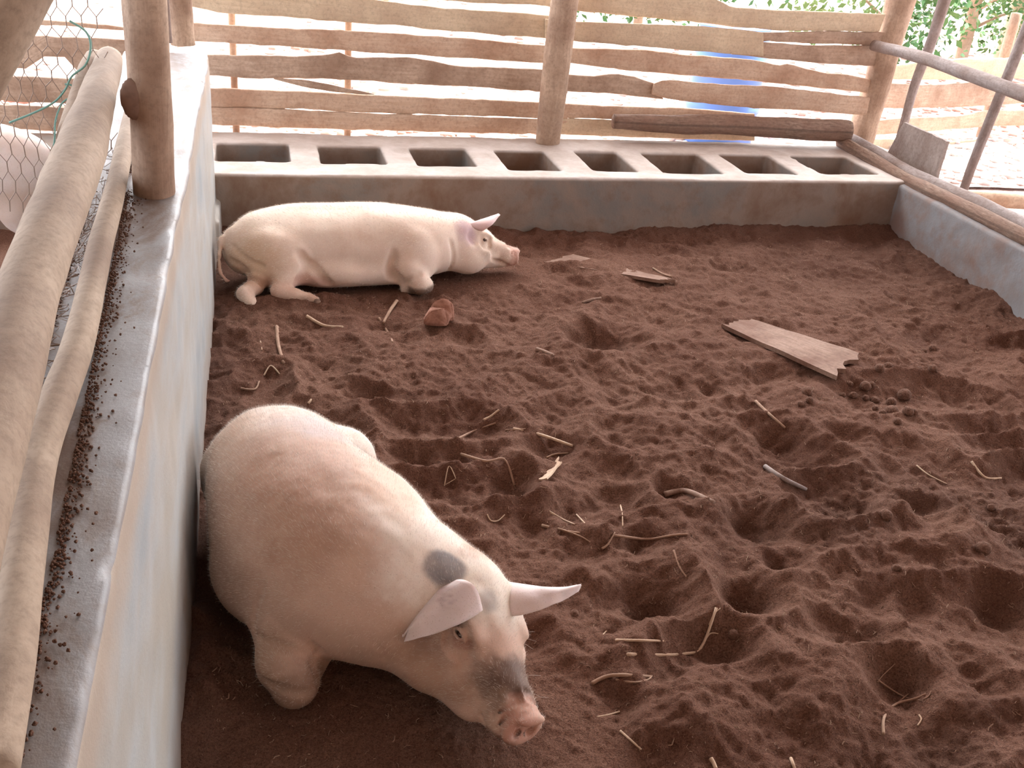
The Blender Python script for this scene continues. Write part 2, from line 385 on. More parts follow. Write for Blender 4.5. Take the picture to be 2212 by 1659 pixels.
def floor_h(x, y):
    x = np.asarray(x, float); y = np.asarray(y, float)
    p = np.stack([x, y, np.zeros_like(x)], -1)
    wv = np.stack([x*1.0+.10*vn(p, 3.1, 5), y+.10*vn(p, 3.1, 8), np.zeros_like(x)], -1)
    near = sst(4.6, 3.0, y)
    rid = 1-np.abs(vn(wv*np.array([1, 1.25, 1]), 3.6, 2))*2
    rid2 = 1-np.abs(vn(wv, 8.0, 4))*2
    z = .016*fbm(p, 1.3, 2)+(.024+.018*near)*rid+(.012+.006*near)*rid2+.006*(1-np.abs(vn(wv, 17, 31))*2)+.007*vn(p, 15, 7)+.0065*fbm(p, 32, 2, 9)-.012
    for a, b, r, h in PW:
        d2 = ((x-a)**2+((y-b)*1.1)**2)/(r*r)
        if h < 0: z += h*np.exp(-d2*1.3)+(-h*.33)*np.exp(-(np.sqrt(d2)-1.25)**2*5)
        else: z += h*np.exp(-d2)
    # litter banked against the trough and the right wall
    z += .03*np.exp(-((y-TY)/.18)**2)*(1+vn(p, 3, 3)*.6)+.02*np.exp(-((x-RX)/.2)**2)
    for f in PRESS: z = f(x, y, z)
    return z
PRESS = []     # filled by the pigs: the litter gives way under them
def press(pts, r, depth):
    pts = np.array(pts, float)
    def f(x, y, z):
        d = np.full(np.shape(x), 9.0)
        for i in range(len(pts)-1):
            a, b = pts[i], pts[i+1]; ba = b-a; t = np.clip(((x-a[0])*ba[0]+(y-a[1])*ba[1])/(ba@ba), 0, 1)
            d = np.minimum(d, np.hypot(x-a[0]-t*ba[0], y-a[1]-t*ba[1]))
        k = sst(r+.10, r-.02, d); return z*(1-k)+k*(-depth)
    return f
PRESS.append(press([(.03, 2.75), (.10, 2.4), (.24, 2.15), (.40, 1.95), (.58, 1.74)], .24, .015))
PRESS.append(press([(.04, 1.92), (-.05, 1.7), (.2, 1.7)], .13, .02))
PRESS.append(press([(-.02, 4.85), (.4, 4.85), (1.2, 4.93)], .22, .01))

def build_floor():
    h = .0075 if not DEV else .02
    xs = np.arange(-.30, 4.0, h); rows = []
    ys = [0.6]
    while ys[-1] < 5.55: ys.append(ys[-1]+h*(0.75+.12*ys[-1]))
    ys = np.array(ys); X, Y = np.meshgrid(xs, ys); Z = floor_h(X, Y)
    p = np.stack([X, Y, np.zeros_like(X)], -1)
    cl = vn(p, 45, 11); Z += .006*np.maximum(cl-.1, 0)*2*sst(.1, .6, vn(p, 2.0, 12)+.4)+.0028*fbm(p, 70, 2, 17)
    # crumbly clumps at the lower right
    dm = sst(.0, .9, (X-.9)/1.5)*sst(3.3, 1.9, Y)*sst(-.35, .35, fbm(p, 1.7, 3, 14)+.15)
    Z += dm*(.020*fbm(p, 22, 3, 21)+.009*vn(p, 55, 6))
    V = np.stack([X, Y, Z], -1).reshape(-1, 3); nx, ny = len(xs), len(ys)
    i = (np.arange(ny-1)[:, None]*nx+np.arange(nx-1)[None]).ravel()
    F = np.stack([i, i+1, i+nx+1, i+nx], 1)
    me = mesh('floor', V, F)
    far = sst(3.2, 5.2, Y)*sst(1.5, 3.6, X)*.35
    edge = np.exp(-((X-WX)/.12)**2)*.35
    dm2 = np.clip(dm*.55+far+edge+.2*sst(-.02, -.07, Z), 0, 1).ravel()  # moist lower right, plus darker far right, left wall edge and hollows
    vcol(me, 'floor_dark', np.stack([dm2]*3, 1))
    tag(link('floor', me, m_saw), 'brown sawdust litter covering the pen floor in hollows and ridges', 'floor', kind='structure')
build_floor()

def field_obj(name, f, mat, parent=None):
    V, Q = f.verts(); return link(name, mesh(name, V, Q), mat, parent), V
def build_left_wall():
    h = .013; f = Field((-.70, .2, -.12), (-.16, 5.56, 1.06), h)
    f.bx((-.62, .3, -.08), (WX, 5.47, .95), .012)
    f.bx((-.4, 5.1, -.2), (WX+.02, 5.5, .2), .01)
    f.noise(.006, 1.3, 2); f.noise(.0035, 7, 2, 4)
    # chips knocked out of the top edge
    for x, y, r in ((203, 1506, .022), (255, 1262, .03), (225, 1620, .02), (446, 290, .025), (330, 700, .012), (300, 985, .012), (392, 455, .012)):
        P = onx(x, y, WX); f.ell((WX+.004, P[1], .955), (r*.6, r, r*.8), k=.01, op='sub')
    o, V = field_obj('wall_left', f, m_lw); tag(o, kind='structure')
build_left_wall()
def build_right_wall():
    h = .016; f = Field((3.76, 1.3, -.12), (4.22, 5.6, .42), h)
    f.bx((RX, 1.4, -.08), (4.16, 5.5, .325), .012); f.noise(.007, 2.0, 2); f.noise(.004, 9, 2, 4)
    o, V = field_obj('wall_right', f, m_rw); tag(o, kind='structure')
build_right_wall()
HOLES = [((466,307),(622,311),(629,347),(466,345)),((690,315),(823,315),(833,354),(690,350)),((885,317),(1008,322),(1030,361),(900,357)),
 ((1072,325),(1177,326),(1212,370),(1092,366)),((1246,327),(1330,328),(1378,370),(1275,370)),((1390,330),(1515,332),(1555,374),(1425,370)),
 ((1558,333),(1660,334),(1720,375),(1605,374)),((1709,334),(1832,338),(1894,376),(1769,374))]
def build_trough():
    h = .0125; f = Field((-.36, 5.36, -.10), (4.32, 6.46, .42), h)
    f.bx((-.30, TY, -.06), (4.24, 6.37, .340), .012)
    f.noise(.006, 1.7, 2); f.noise(.003, 9, 2, 3)
    for H in HOLES:
        q = [onz(a, b, .34) for a, b in H]
        x0 = (q[0][0]+q[3][0])/2; x1 = (q[1][0]+q[2][0])/2; y0 = (q[2][1]+q[3][1])/2; y1 = (q[0][1]+q[1][1])/2
        f.bx((x0, y0, .10), (x1, y1, .5), .02, k=.012, op='sub')
    for i in range(26):
        x = RNG.uniform(-.2, 3.8); r = RNG.uniform(.008, .022); f.ell((x, TY-.004, .343), (r*1.6, r*.8, r*.7), k=.01, op='sub')
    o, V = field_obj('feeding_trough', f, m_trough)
    tag(o, 'long low concrete feeding trough with rectangular pockets along the back fence', 'trough')
build_trough()

def plane_grid(name, x0, x1, y0, y1, h, zf, mat, kind='structure'):
    xs = np.arange(x0, x1+h, h); ys = np.arange(y0, y1+h, h); X, Y = np.meshgrid(xs, ys); Z = zf(X, Y)
    V = np.stack([X, Y, Z], -1).reshape(-1, 3); nx, ny = len(xs), len(ys)
    i = (np.arange(ny-1)[:, None]*nx+np.arange(nx-1)[None]).ravel(); F = np.stack([i, i+1, i+nx+1, i+nx], 1)
    o = link(name, mesh(name, V, F), mat); tag(o, kind=kind); return o
p3 = lambda X, Y: np.stack([X, Y, 0*X], -1)
plane_grid('ground', -14, 20, 6.38, 34, .12, lambda X, Y: .06+.03*fbm(p3(X, Y), 1.2, 3)+.10*sst(7, 14, Y), m_out)
plane_grid('ground_right', 4.14, 14, -2, 6.5, .10, lambda X, Y: .04+.03*fbm(p3(X, Y), 1.2, 3), m_out)
plane_grid('floor_left', -6, -.6, 0, 6.5, .05, lambda X, Y: .02+.03*fbm(p3(X, Y), 3, 3), m_saw)
plane_grid('ground_front', -8, 12, -8, .6, .3, lambda X, Y: -.02+.02*fbm(p3(X, Y), 1, 2), m_saw)
# iron roof over the pens, outside the picture: keeps the direct sun off the litter
def build_roof():
    xs = np.arange(-4.5, 7.5, .038); V = []; F = []
    for i, x in enumerate(xs):
        z = .018*math.cos(x*2*math.pi/.076*.5*2)
        for y, zz in ((-2.5, 3.0), (7.4, 3.7)): V += [(x, y, zz+z)]
    n = len(xs)
    F = [(2*i, 2*i+2, 2*i+3, 2*i+1) for i in range(n-1)]
    V2 = [(a, b, c+.004) for a, b, c in V]; m_ = len(V)
    F += [tuple(m_+q for q in f[::-1]) for f in F]
    o = link('ceiling', mesh('ceiling', V+V2, F), m_roof); tag(o, kind='structure')
build_roof()
def build_blocking_wall():  # unseen wall added behind the camera to cut the frontal light
    V = [(-4.4, -2.4, -.1), (7.4, -2.4, -.1), (7.4, -2.4, 2.95), (-4.4, -2.4, 2.95), (-4.4, -2.5, -.1), (7.4, -2.5, -.1), (7.4, -2.5, 2.95), (-4.4, -2.5, 2.95)]
    F = [(0, 3, 2, 1), (4, 5, 6, 7), (0, 1, 5, 4), (1, 2, 6, 5), (2, 3, 7, 6), (3, 0, 4, 7)]
    tag(link('wall_front_blocker', mesh('wall_front_blocker', V, F), m_slat3, smooth=False), kind='structure')
build_blocking_wall()

# ------------------------------------------------------------------ fence boards
def board_geo(topl, botl, Y, thick=.024, seg=.05, seed=0, plane=None, rough=.003):
    """board outlined by its upper and lower edge, upright on a fence plane, with real thickness"""
    fn = plane or (lambda x, y: ony(x, y, Y))
    T = np.array([fn(*p) for p in topl]); B = np.array([fn(*p) for p in botl])
    ax = T[-1]-T[0]; ax[2] = 0; ax /= np.linalg.norm(ax); nrm = np.cross(ax, [0, 0, 1.])   # towards the pen (-y)
    O = T[0].copy()
    tt = (T-O)@ax; tb = (B-O)@ax; s0 = (tt[0]+tb[0])/2; s1 = (tt[-1]+tb[-1])/2; n = max(3, int((s1-s0)/seg)); K = 5
    V, U = [], []
    prof = [(0, -.5), (0, .5)]
    S = np.linspace(0, 1, n)
    for i, q in enumerate(S):
        a = tt[0]+(tt[-1]-tt[0])*q; b = tb[0]+(tb[-1]-tb[0])*q
        zt = np.interp(a, tt, T[:, 2])+rough*fbm(np.array([[a*3+seed, 0, 0]]), 5, 2)[0]*1.5
        zb = np.interp(b, tb, B[:, 2])+rough*fbm(np.array([[b*3+seed, 9, 0]]), 5, 2)[0]*1.5
        Pt = O+ax*a; Pb = O+ax*b; hh = zt-zb; c = min(.006, hh*.2)
        ring = [(0, c, 0), (.0, .33*hh, 0), (0, .66*hh, 0), (0, hh-c, 0), (c, hh, 0), (thick-c, hh, 0), (thick, hh-c, 0), (thick, c, 0), (thick-c, 0, 0), (c, 0, 0)]
        for d, hz, _ in ring:
            fr = hz/max(hh, 1e-4); P = Pb+(Pt-Pb)*fr; 
            wob = .0025*vn(np.array([[a*2.5+seed, hz*6, 3.]]), 2)[0]*1.6
            V.append((P[0]-nrm[0]*(d+wob)*1, P[1]-nrm[1]*(d+wob)*1, zb+hz)); U.append((a+seed*.37, hz+d*.5))
    R = 10
    F = [(i*R+k, i*R+(k+1) % R, (i+1)*R+(k+1) % R, (i+1)*R+k) for i in range(n-1) for k in range(R)]
    F.append(tuple(range(R))[::-1]); F.append(tuple((n-1)*R+k for k in range(R)))
    return np.array(V), [f[::-1] for f in F], np.array(U)
def board(topl, botl, Y, mat, parent, seed=0, label=None, sc=1, off=(0, 0), plane=None, name='board', **k):
    cv = lambda L: [(p[0]/sc+off[0], p[1]/sc+off[1]) for p in L]
    V, F, U = board_geo(cv(topl), cv(botl), Y, seed=seed, plane=plane, **k)
    me = mesh(name, V, F, U); o = link(name, me, mat, parent)
    bm = bmesh.new(); bm.from_mesh(me); bmesh.ops.recalc_face_normals(bm, faces=bm.faces); bm.to_mesh(me); bm.free()
    me.shade_smooth()
    try: me.set_sharp_from_angle(angle=math.radians(50))
    except Exception: pass
    if label: o['label'] = label
    return o
FY = 6.44
fence = empty('board_fence', (2, FY, 0), 'fence of rough horizontal wooden boards with gaps behind the feeding trough', 'fence')
A = dict(sc=2.458, off=(400, 0))
board([(-150,-95),(600,-70),(1080,-62),(2030,-5)], [(-150,-70),(600,-45),(1080,-12),(1500,12),(1960,33),(2030,36)], FY, m_slat2, fence, 1, **A)
board([(-130,-55),(600,-25),(1000,0),(1400,45),(1700,62),(2030,92)], [(-130,18),(40,38),(180,70),(600,95),(850,120),(1150,138),(1400,165),(1940,207),(2030,212)], FY, m_slat2, fence, 2, label='pale board with a greenish cast', **A)
board([(-130,112),(60,125),(500,150),(850,160),(1100,176),(1400,197),(2030,252)], [(-130,210),(60,220),(500,245),(850,270),(1100,285),(1600,318),(2030,345)], FY, m_slat, fence, 3, **A)
board([(-130,285),(115,292),(650,297),(730,292),(820,279),(880,305),(1170,305),(1300,322),(1440,350),(1700,360),(2030,372)], [(-130,380),(120,400),(300,415),(480,420),(700,415),(930,432),(1000,430),(1200,450),(1500,460),(2030,500)], FY, m_slat3, fence, 4, **A)
board([(470,415),(600,420),(780,450),(1000,497)], [(470,422),(600,455),(780,492),(1010,503)], FY-.012, m_slat3, fence, 5, thick=.012, name='splinter', label='split sliver hanging under the third board', **A)
board([(-130,455),(120,466),(700,490),(1000,505),(1600,530),(2030,550)], [(-130,560),(120,568),(525,575),(900,597),(1400,612),(2030,632)], FY, m_slat, fence, 6, **A)
board([(-130,562),(120,570),(525,579),(900,600),(1400,617),(2030,637)], [(-130,645),(140,662),(400,676),(900,690),(1400,705),(2030,716)], FY, m_slat, fence, 7, **A)
board([(120,560),(530,568)], [(120,580),(530,584)], FY+.012, m_slat, fence, 8, thick=.012, **A)
Bq = dict(sc=2.083, off=(1150, 0))
board([(60,-50),(200,-30),(500,-20),(830,-5),(900,33),(1100,46),(1590,64)], [(60,30),(200,50),(500,80),(700,97),(900,120),(1100,137),(1560,144)], FY, m_slat2, fence, 11, **Bq)
board([(60,85),(200,97),(500,108),(800,122),(950,135),(1040,150)], [(60,172),(190,186),(500,210),(800,235),(1040,253)], FY-.026, m_slat2, fence, 12, label='ochre board with a sawn end', **Bq)
board([(900,130),(1040,146),(1300,142),(1590,146)], [(900,165),(1040,186),(1225,194),(1590,205)], FY, m_slat3, fence, 13, **Bq)
board([(900,170),(1040,190),(1225,205),(1590,207)], [(900,245),(1040,260),(1300,285),(1560,300)], FY, m_slat3, fence, 14, **Bq)
board([(60,205),(190,217),(500,225),(700,248),(1000,270),(1110,296),(1150,288),(1320,330),(1400,332),(1560,365)], [(60,270),(190,286),(450,320),(700,340),(1000,365),(1250,392),(1560,425)], FY, m_slat, fence, 15, **Bq)
board([(60,325),(165,336),(280,345),(360,332),(460,345),(560,380)], [(60,405),(165,412),(400,425),(520,440),(590,448)], FY, m_slat3, fence, 16, **Bq)
board([(550,378),(600,360),(850,382),(1050,388),(1250,410),(1400,428),(1530,440)], [(540,425),(600,445),(800,468),(1000,488),(1200,495),(1440,517),(1530,522)], FY-.026, m_slat, fence, 17, **Bq)
board([(40,455),(140,466),(300,475),(500,483),(700,487),(1000,512)], [(40,525),(140,530),(300,535),(600,548),(1000,560)], FY, m_slat, fence, 18, **Bq)
board([(40,528),(140,533),(300,539),(600,552),(1000,564)], [(40,600),(140,606),(350,615),(700,628),(1000,634)], FY, m_slat2, fence, 19, **Bq)
Dq = dict(sc=3.318, off=(1750, 0))
# far fence beyond the right wall, running away from the pen
pa, pb = onz(1900, 399, .16), None
ANG = math.radians(14)
FN = np.array([-math.sin(ANG), math.cos(ANG), 0]); F0 = np.array([4.4, 7.25, 0])
def plane2(x, y):
    d = ray(x, y); return CPOS+d*((F0-CPOS)@FN)/(d@FN)
fence2 = empty('board_fence', (5.2, 7.45, 0), 'lower weathered board fence standing beyond the right wall in front of the trees', 'fence')
board([(430,470),(610,466),(700,455),(800,440),(1100,420),(1380,416),(1640,415)], [(430,575),(600,570),(1060,572),(1640,560)], 0, m_slat2, fence2, 21, plane=plane2, **Dq)
board([(430,620),(560,600),(700,605),(900,612),(1160,592),(1380,610),(1640,595)], [(430,780),(560,772),(700,778),(900,770),(1150,765),(1400,750),(1640,735)], 0, m_slat3, fence2, 22, plane=plane2, **Dq)
board([(400,870),(490,860),(800,845),(1100,832),(1250,795),(1640,788)], [(400,968),(600,962),(850,942),(1150,918),(1300,905),(1640,900)], 0, m_slat, fence2, 23, plane=plane2, **Dq)
board([(380,1000),(600,1000),(990,1020),(1200,1000),(1380,990),(1640,1003)], [(380,1110),(600,1115),(970,1125),(1300,1115),(1640,1122)], 0, m_slat2, fence2, 24, plane=plane2, **Dq)
board([(380,1170),(600,1175),(970,1180),(1640,1172)], [(380,1310),(600,1320),(940,1325),(1640,1335)], 0, m_slat2, fence2, 25, plane=plane2, **Dq)
for px in (2110, 2330):
    P = plane2(px, 399); P = P+FN*.09
    tube('fence_post', [(P[0], P[1], -.1), (P[0], P[1], 1.12)], [.05, .045], m_post, fence2, seg=12, sub=8, rough=.08)
for px in (505, 752):
    P = ony(px, 200, FY)
    tube('fence_post', [(P[0], FY+.075, -.1), (P[0]+.01, FY+.078, 1.5)], [.022, .02], m_post, fence, seg=12, sub=8, rough=.08)
# neighbouring pen: same fence further left, seen through the wire
fence3 = empty('board_fence', (-1.2, FY, 0), 'board fence of the neighbouring pen seen through the chicken wire', 'fence')
E1 = dict(sc=3.16, off=(0, 0))
board([(-250,90),(240,130),(500,155),(810,180),(1120,205)], [(-250,140),(240,170),(500,180),(810,208),(1120,232)], FY, m_slat, fence3, 31, **E1)
board([(-250,190),(190,243),(500,256),(820,270),(1120,285)], [(-250,440),(60,462),(200,468),(265,395),(290,385),(470,395),(490,470),(620,490),(1120,500)], FY, m_slat3, fence3, 32, **E1)
board([(-250,500),(50,520),(630,542),(1120,560)], [(-250,660),(50,690),(400,705),(1120,745)], FY, m_slat3, fence3, 33, **E1)
board([(-250,690),(50,720),(400,735),(1120,775)], [(-250,860),(50,880),(400,900),(1120,930)], FY, m_slat3, fence3, 34, **E1)
def build_back_left():
    f = Field((-5.2, 5.4, -.1), (-.55, 6.44, .45), .03); f.bx((-5.1, 5.5, -.06), (-.60, 6.38, .31), .015); f.noise(.01, 2, 2)
    o, V = field_obj('wall_back', f, m_trough); tag(o, kind='structure')
build_back_left()

# ------------------------------------------------------------------ shed posts
def post(base, topxy, z1, r0, r1, label, sub=14, rough=.10, seed=0, bend=0):
    b = np.array(base, float); t = np.array([topxy[0], topxy[1], z1]); mid = (b+t)/2+np.array([bend, 0, 0])
    o = tube('wooden_post', [b, mid, t], [r0, (r0+r1)/2, r1], m_post, None, seg=28, sub=26, rough=rough, seed=seed)
    return tag(o, label, 'post')
def shade_lump(o, P, r, mat):   # dark lump standing in for the shade on a post
    f = Field(np.array(P)-.2, np.array(P)+.2, .008); f.ell(P, r, k=.01); f.noise(.004, 20, 2); V, Q = f.verts()
    k = link('shade_patch', mesh('shade_patch', V, Q), mat, o); k['label'] = 'dark patch modelled for the shade on the post'
def lean(px0, py0, z0, px1, py1, Y):  # foot on the height z0, upper point on the plane y = Y
    return onz(px0, py0, z0), ony(px1, py1, Y)
b0 = onz(329, 436, .95); b0y = b0[1]+.055
def line_post(bp, z0, tp, ztop, r0, r1, label, **k):
    b = onz(*bp, z0); b[1] += r0; t = ony(tp[0], tp[1], b[1]); d = (t-b)/(t[2]-b[2]); T = b+d*(ztop-b[2]); b2 = b-d*.04
    return post(b2, T, ztop, r0, r1, label, **k), b, T
p1, q0, q1 = line_post((331,436), .945, (306,0), 2.95, .060, .062, 'thick peeled wooden post rising from the top of the left concrete wall', seed=3, bend=.012)
S = ony(291, 207, q0[1]); shade_lump(p1, (S[0], q0[1]-.046, S[2]), (.036, .016, .060), m_bark)
p2, _, _ = line_post((393,84), .945, (386,0), 2.75, .062, .062, 'wooden post at the far end of the left wall', seed=5)
P = onz(362, 92, .945); tag(tube('thin_pole', [(P[0], P[1]+.03, .94), (P[0]-.01, P[1]+.03, 2.75)], [.022, .02], m_rod, None, seg=10, sub=14, rough=.08), 'thin pole squeezed between two wooden posts on the left wall', 'pole')
p3_, _, _ = line_post((1189,316), .34, (1219,0), 2.65, .080, .078, 'round wooden post standing on the trough in the middle of the back fence', seed=8)
p4, _, _ = line_post((1872,310), .345, (1948,0), 2.9, .098, .118, 'dark rough wooden post at the right end of the back fence', seed=11, rough=.16)

# ------------------------------------------------------------------ poles by the left wall
def pix_pole(name, L, rad, mat, label, cat='pole', seg=24, sub=60, rough=.07, seed=0, planes='z'):
    pts = [onz(x, y, z) for x, y, z in L]
    return tag(tube(name, pts, rad, mat, None, seg=seg, sub=sub, rough=rough, seed=seed), label, cat)
pix_pole('wooden_pole', [(236,128,1.22),(214,200,1.22),(173,330,1.215),(107,500,1.21),(52,660,1.20),(8,830,1.19),(-60,1050,1.18),(-150,1400,1.17)],
         [.042,.050,.058,.054,.051,.050,.050,.05], m_pole, 'thick dusty pole resting along the left wall, longest and nearest the wire', seed=2)
pix_pole('wooden_pole', [(287,225,.985),(266,330,.985),(247,420,.985),(217,530,.985),(172,730,.984),(130,850,.984),(82,989,.984),(48,1200,.984),(20,1430,.984),(-25,1680,.984)],
         [.024,.028,.029,.030,.031,.031,.031,.031,.031,.031], m_pole, 'thinner dusty pole lying on top of the left wall beside the thick one', seed=6, rough=.05)
pix_pole('wooden_pole', [(135,-170,1.75),(40,-30,1.65),(-20,65,1.58),(-80,165,1.5)], [.050,.056,.062,.066], m_pole, 'leaning pole crossing the top left corner above the wire', seed=9)
b = ony(205, 160, 3.9)
tag(tube('wooden_pole', [onz(206, 128, 1.20), onz(190, 170, 1.18), onz(150, 300, 1.10)], [.034, .038, .036], m_pole, None, seg=16, sub=12, rough=.08), 'short stub of a pole behind the end of the thick dusty pole', 'pole')

# ------------------------------------------------------------------ pigs
def ear_geo(base_a, base_b, tip, mid_a, mid_b, cup, thick=.009, nu=14, nv=12, tipw=.18, curl=0.0):
    """leaf-shaped ear: two edges running from the base line to the tip, cupped and with thickness"""
    a0, b0, t, ma, mb, cup = [np.array(q, float) for q in (base_a, base_b, tip, mid_a, mid_b, cup)]
    def edge(p, m, q, s): return (1-s)**2*p+2*s*(1-s)*(2*m-.5*p-.5*q)+s*s*q
    V = np.zeros((nu, nv, 3)); ta = t+(ma-mb)*tipw*.25; tb = t-(ma-mb)*tipw*.25
    for i in range(nu):
        s = i/(nu-1); A = edge(a0, ma, ta, s); B = edge(b0, mb, tb, s)
        for j in range(nv):
            r = j/(nv-1); V[i, j] = A*(1-r)+B*r+cup*(math.sin(math.pi*r)*(1-.55*s))+cup*curl*math.sin(r*9+s*4)*.12*s
    V += cup/(np.linalg.norm(cup)+1e-9)*(.0045*fbm(V.reshape(-1, 3), 28, 2, 5)).reshape(nu, nv)[..., None]*np.linspace(.3, 1, nu)[:, None, None]
    N = np.cross(np.gradient(V, axis=0), np.gradient(V, axis=1)); N /= np.linalg.norm(N, axis=2)[..., None]+1e-9
    th = thick*(1-.55*np.linspace(0, 1, nu))[:, None, None]*(np.sin(np.linspace(.15, math.pi-.15, nv))**.5)[None, :, None]
    top = (V+N*th/2).reshape(-1, 3); bot = (V-N*th/2).reshape(-1, 3); n = nu*nv; F = []
    id_ = lambda i, j: i*nv+j
    for i in range(nu-1):
        for j in range(nv-1):
            F.append((id_(i, j), id_(i, j+1), id_(i+1, j+1), id_(i+1, j))); F.append((n+id_(i, j), n+id_(i+1, j), n+id_(i+1, j+1), n+id_(i, j+1)))
    for i in range(nu-1):
        for j, fl in ((0, 0), (nv-1, 1)):
            q = (id_(i, j), id_(i+1, j), n+id_(i+1, j), n+id_(i, j)); F.append(q[::-1] if fl else q)
    for j in range(nv-1):
        for i, fl in ((0, 1), (nu-1, 0)):
            q = (id_(i, j), id_(i, j+1), n+id_(i, j+1), n+id_(i, j)); F.append(q[::-1] if fl else q)
    return np.concatenate([top, bot]), F
def frame(fwd, up=(0, 0, 1), roll=0.0):
    f = np.array(fwd, float); f /= np.linalg.norm(f); l = np.cross(f, up); l /= np.linalg.norm(l); u = np.cross(l, f)   # f forward, l = animal's right, u up
    c, s = math.cos(roll), math.sin(roll); return np.array([f, l*c+u*s, u*c-l*s])
class Head:
    """pig head in its own frame: u forward, v to the animal's right, w up"""
    def __init__(s, O, fwd, roll=0.0, sc=1.0): s.O = np.array(O, float); s.R = frame(fwd, roll=roll); s.s = sc
    def P(s, u, v, w): return s.O+s.s*(u*s.R[0]+v*s.R[1]+w*s.R[2])
    def build(s, f, jowl=1.0):
        E = lambda c, r, k=.03, op='add', M=None: f.ell(s.P(*c), np.array(r)*s.s, s.R if M is None else M, k, op)
        C = lambda a, b, ra, rb, k=.03, op='add': f.cap(s.P(*a), s.P(*b), ra*s.s, rb*s.s, k, op)
        E((.0, 0, .0), (.13, .115, .125), .06)
        E((.075, 0, .045), (.10, .080, .055), .04)                 # brow
        for v in (-1, 1):
            E((.03, .068*v*jowl, -.065), (.14, .075, .105), .05)     # jowls
            E((.13, .052*v, -.02), (.085, .045, .060), .04)          # cheek bone to muzzle
            E((.105, .055*v, .062), (.034, .018, .014), .02)         # brow ridge over the eye
        C((.10, 0, -.010), (.315, 0, -.005), .078, .056, .05)
        C((.06, 0, -.085), (.270, 0, -.062), .070, .030, .04)        # lower jaw
        E((.29, 0, -.018), (.055, .062, .046), .03)                  # swollen upper lip
        Rt = s.R.copy(); t = .30; Rt[0] = s.R[0]*math.cos(t)+s.R[2]*math.sin(t); Rt[2] = s.R[2]*math.cos(t)-s.R[0]*math.sin(t)
        E((.346, 0, .000), (.013, .060, .049), .008, M=Rt)           # snout disc
        E((.350, 0, .038), (.012, .040, .014), .008, M=Rt)
        E((.364, 0, -.002), (.010, .044, .034), .006, 'sub', M=Rt)
        for v in (-1, 1):
            E((.358, .020*v, -.004), (.018, .010, .014), .004, 'sub')
            f.crease([s.P(.318, .035*v, -.050), s.P(.27, .055*v, -.052), s.P(.22, .07*v, -.052), s.P(.17, .09*v, -.035)], .004, .014)   # mouth line
            C((.322, .046*v, .030), (.322, .050*v, -.020), .004, .004, .010, 'sub')    # wrinkles behind the disc
            C((.306, .040*v, .042), (.300, .056*v, -.004), .003, .003, .008, 'sub')
            E((.100, .078*v, .070), (.042, .018, .012), .025); E((.10, .098*v, -.008), (.075, .020, .020), .03)     # brow bone, cheek bone
            E((.20, .094*v, .010), (.05, .014, .03), .035, 'sub'); E((.03, .118*v, .045), (.035, .012, .03), .03, 'sub')    # hollows before and behind the eye
            def sf(u_, w_):
                r_ = [f.at(s.P(u_, q*v, w_)) for q in np.linspace(.02, .17, 61)]; k_ = next((i for i, z_ in enumerate(r_) if z_ > 0), 30)
                return s.P(u_, (.02+k_*.0025-.0012)*v, w_)
            u0, w0 = .104, .048; n_ = s.R[1]*v
            X = [sf(u0+a_, w0+b_) for a_, b_ in ((0, 0), (-.027, .001), (-.008, .0105), (.016, .008), (.028, -.004), (-.008, -.0085), (.014, -.009))]
            f.ell(X[0]+n_*.003, np.array([.024, .010, .011])*s.s, s.R, .008, 'sub')       # eye socket
            for L_, r_ in (((1, 2, 3, 4), .0052), ((1, 5, 6, 4), .0046)):                    # lids
                for q in range(3):
                    A = X[L_[q]]+n_*(.0005 if q == 0 else .0025); B = X[L_[q+1]]+n_*(.0005 if q == 2 else .0025)
                    f.cap(A, B, r_*(.7 if q == 0 else 1), r_*(.7 if q == 2 else 1), .004)
            G = lambda L_, r_=.0035, k_=.014: f.crease([sf(u0+a_, w0+b_) for a_, b_ in L_], r_, k_)
            G([(-.03, .008), (-.01, .024), (.02, .020), (.036, .002)]); G([(-.024, -.012), (.0, -.022), (.03, -.016)])
            G([(.030, -.006), (.046, -.020), (.052, -.036)], .0045); G([(-.014, -.028), (.012, -.036), (.04, -.040)], .003)
            G([(.19, .030), (.195, .012), (.196, -.010)], .0035, .012); G([(.175, .034), (.178, .016), (.175, -.006)], .003, .012)
            s.eye = getattr(s, 'eye', []); s.eye.append(X[0]-n_*.0085)
        C((.318, 0, .052), (.318, .03, .046), .003, .003, .008, 'sub')
    def eyes(s, parent, R=.0125):
        for v in (-1, 1):
            P = s.eye[0 if v < 0 else 1]
            bm = bmesh.new(); bmesh.ops.create_uvsphere(bm, u_segments=16, v_segments=12, radius=R*s.s*1.15, matrix=Matrix.Translation(tuple(P)))
            me = bpy.data.meshes.new('eye'); bm.to_mesh(me); bm.free(); link('eye', me, m_eye, parent)
def colour(V, base, stains_and_light, noise_amp=.10, pink=None):
    C = np.tile(np.array(base, float), (len(V), 1)); n = fbm(V, 7, 3, 2); C *= (1+noise_amp*n)[:, None]
    for c, r, col, amt, edge in stains_and_light:
        rr = np.array(r, float) if np.ndim(r) else np.array([r]*3, float)
        d = np.sqrt((((V-np.array(c))/rr)**2).sum(1))+.22*fbm(V, 9, 3, 6)*edge+.10*vn(V, 55, 3)*edge+.08*vn(V, 120, 8)*edge; k = (amt*sst(1.0+.35*edge, 1.0-.35*edge, d))[:, None]
        C = C*(1-k)+np.array(col)*k
    return np.clip(C, 0, 1)
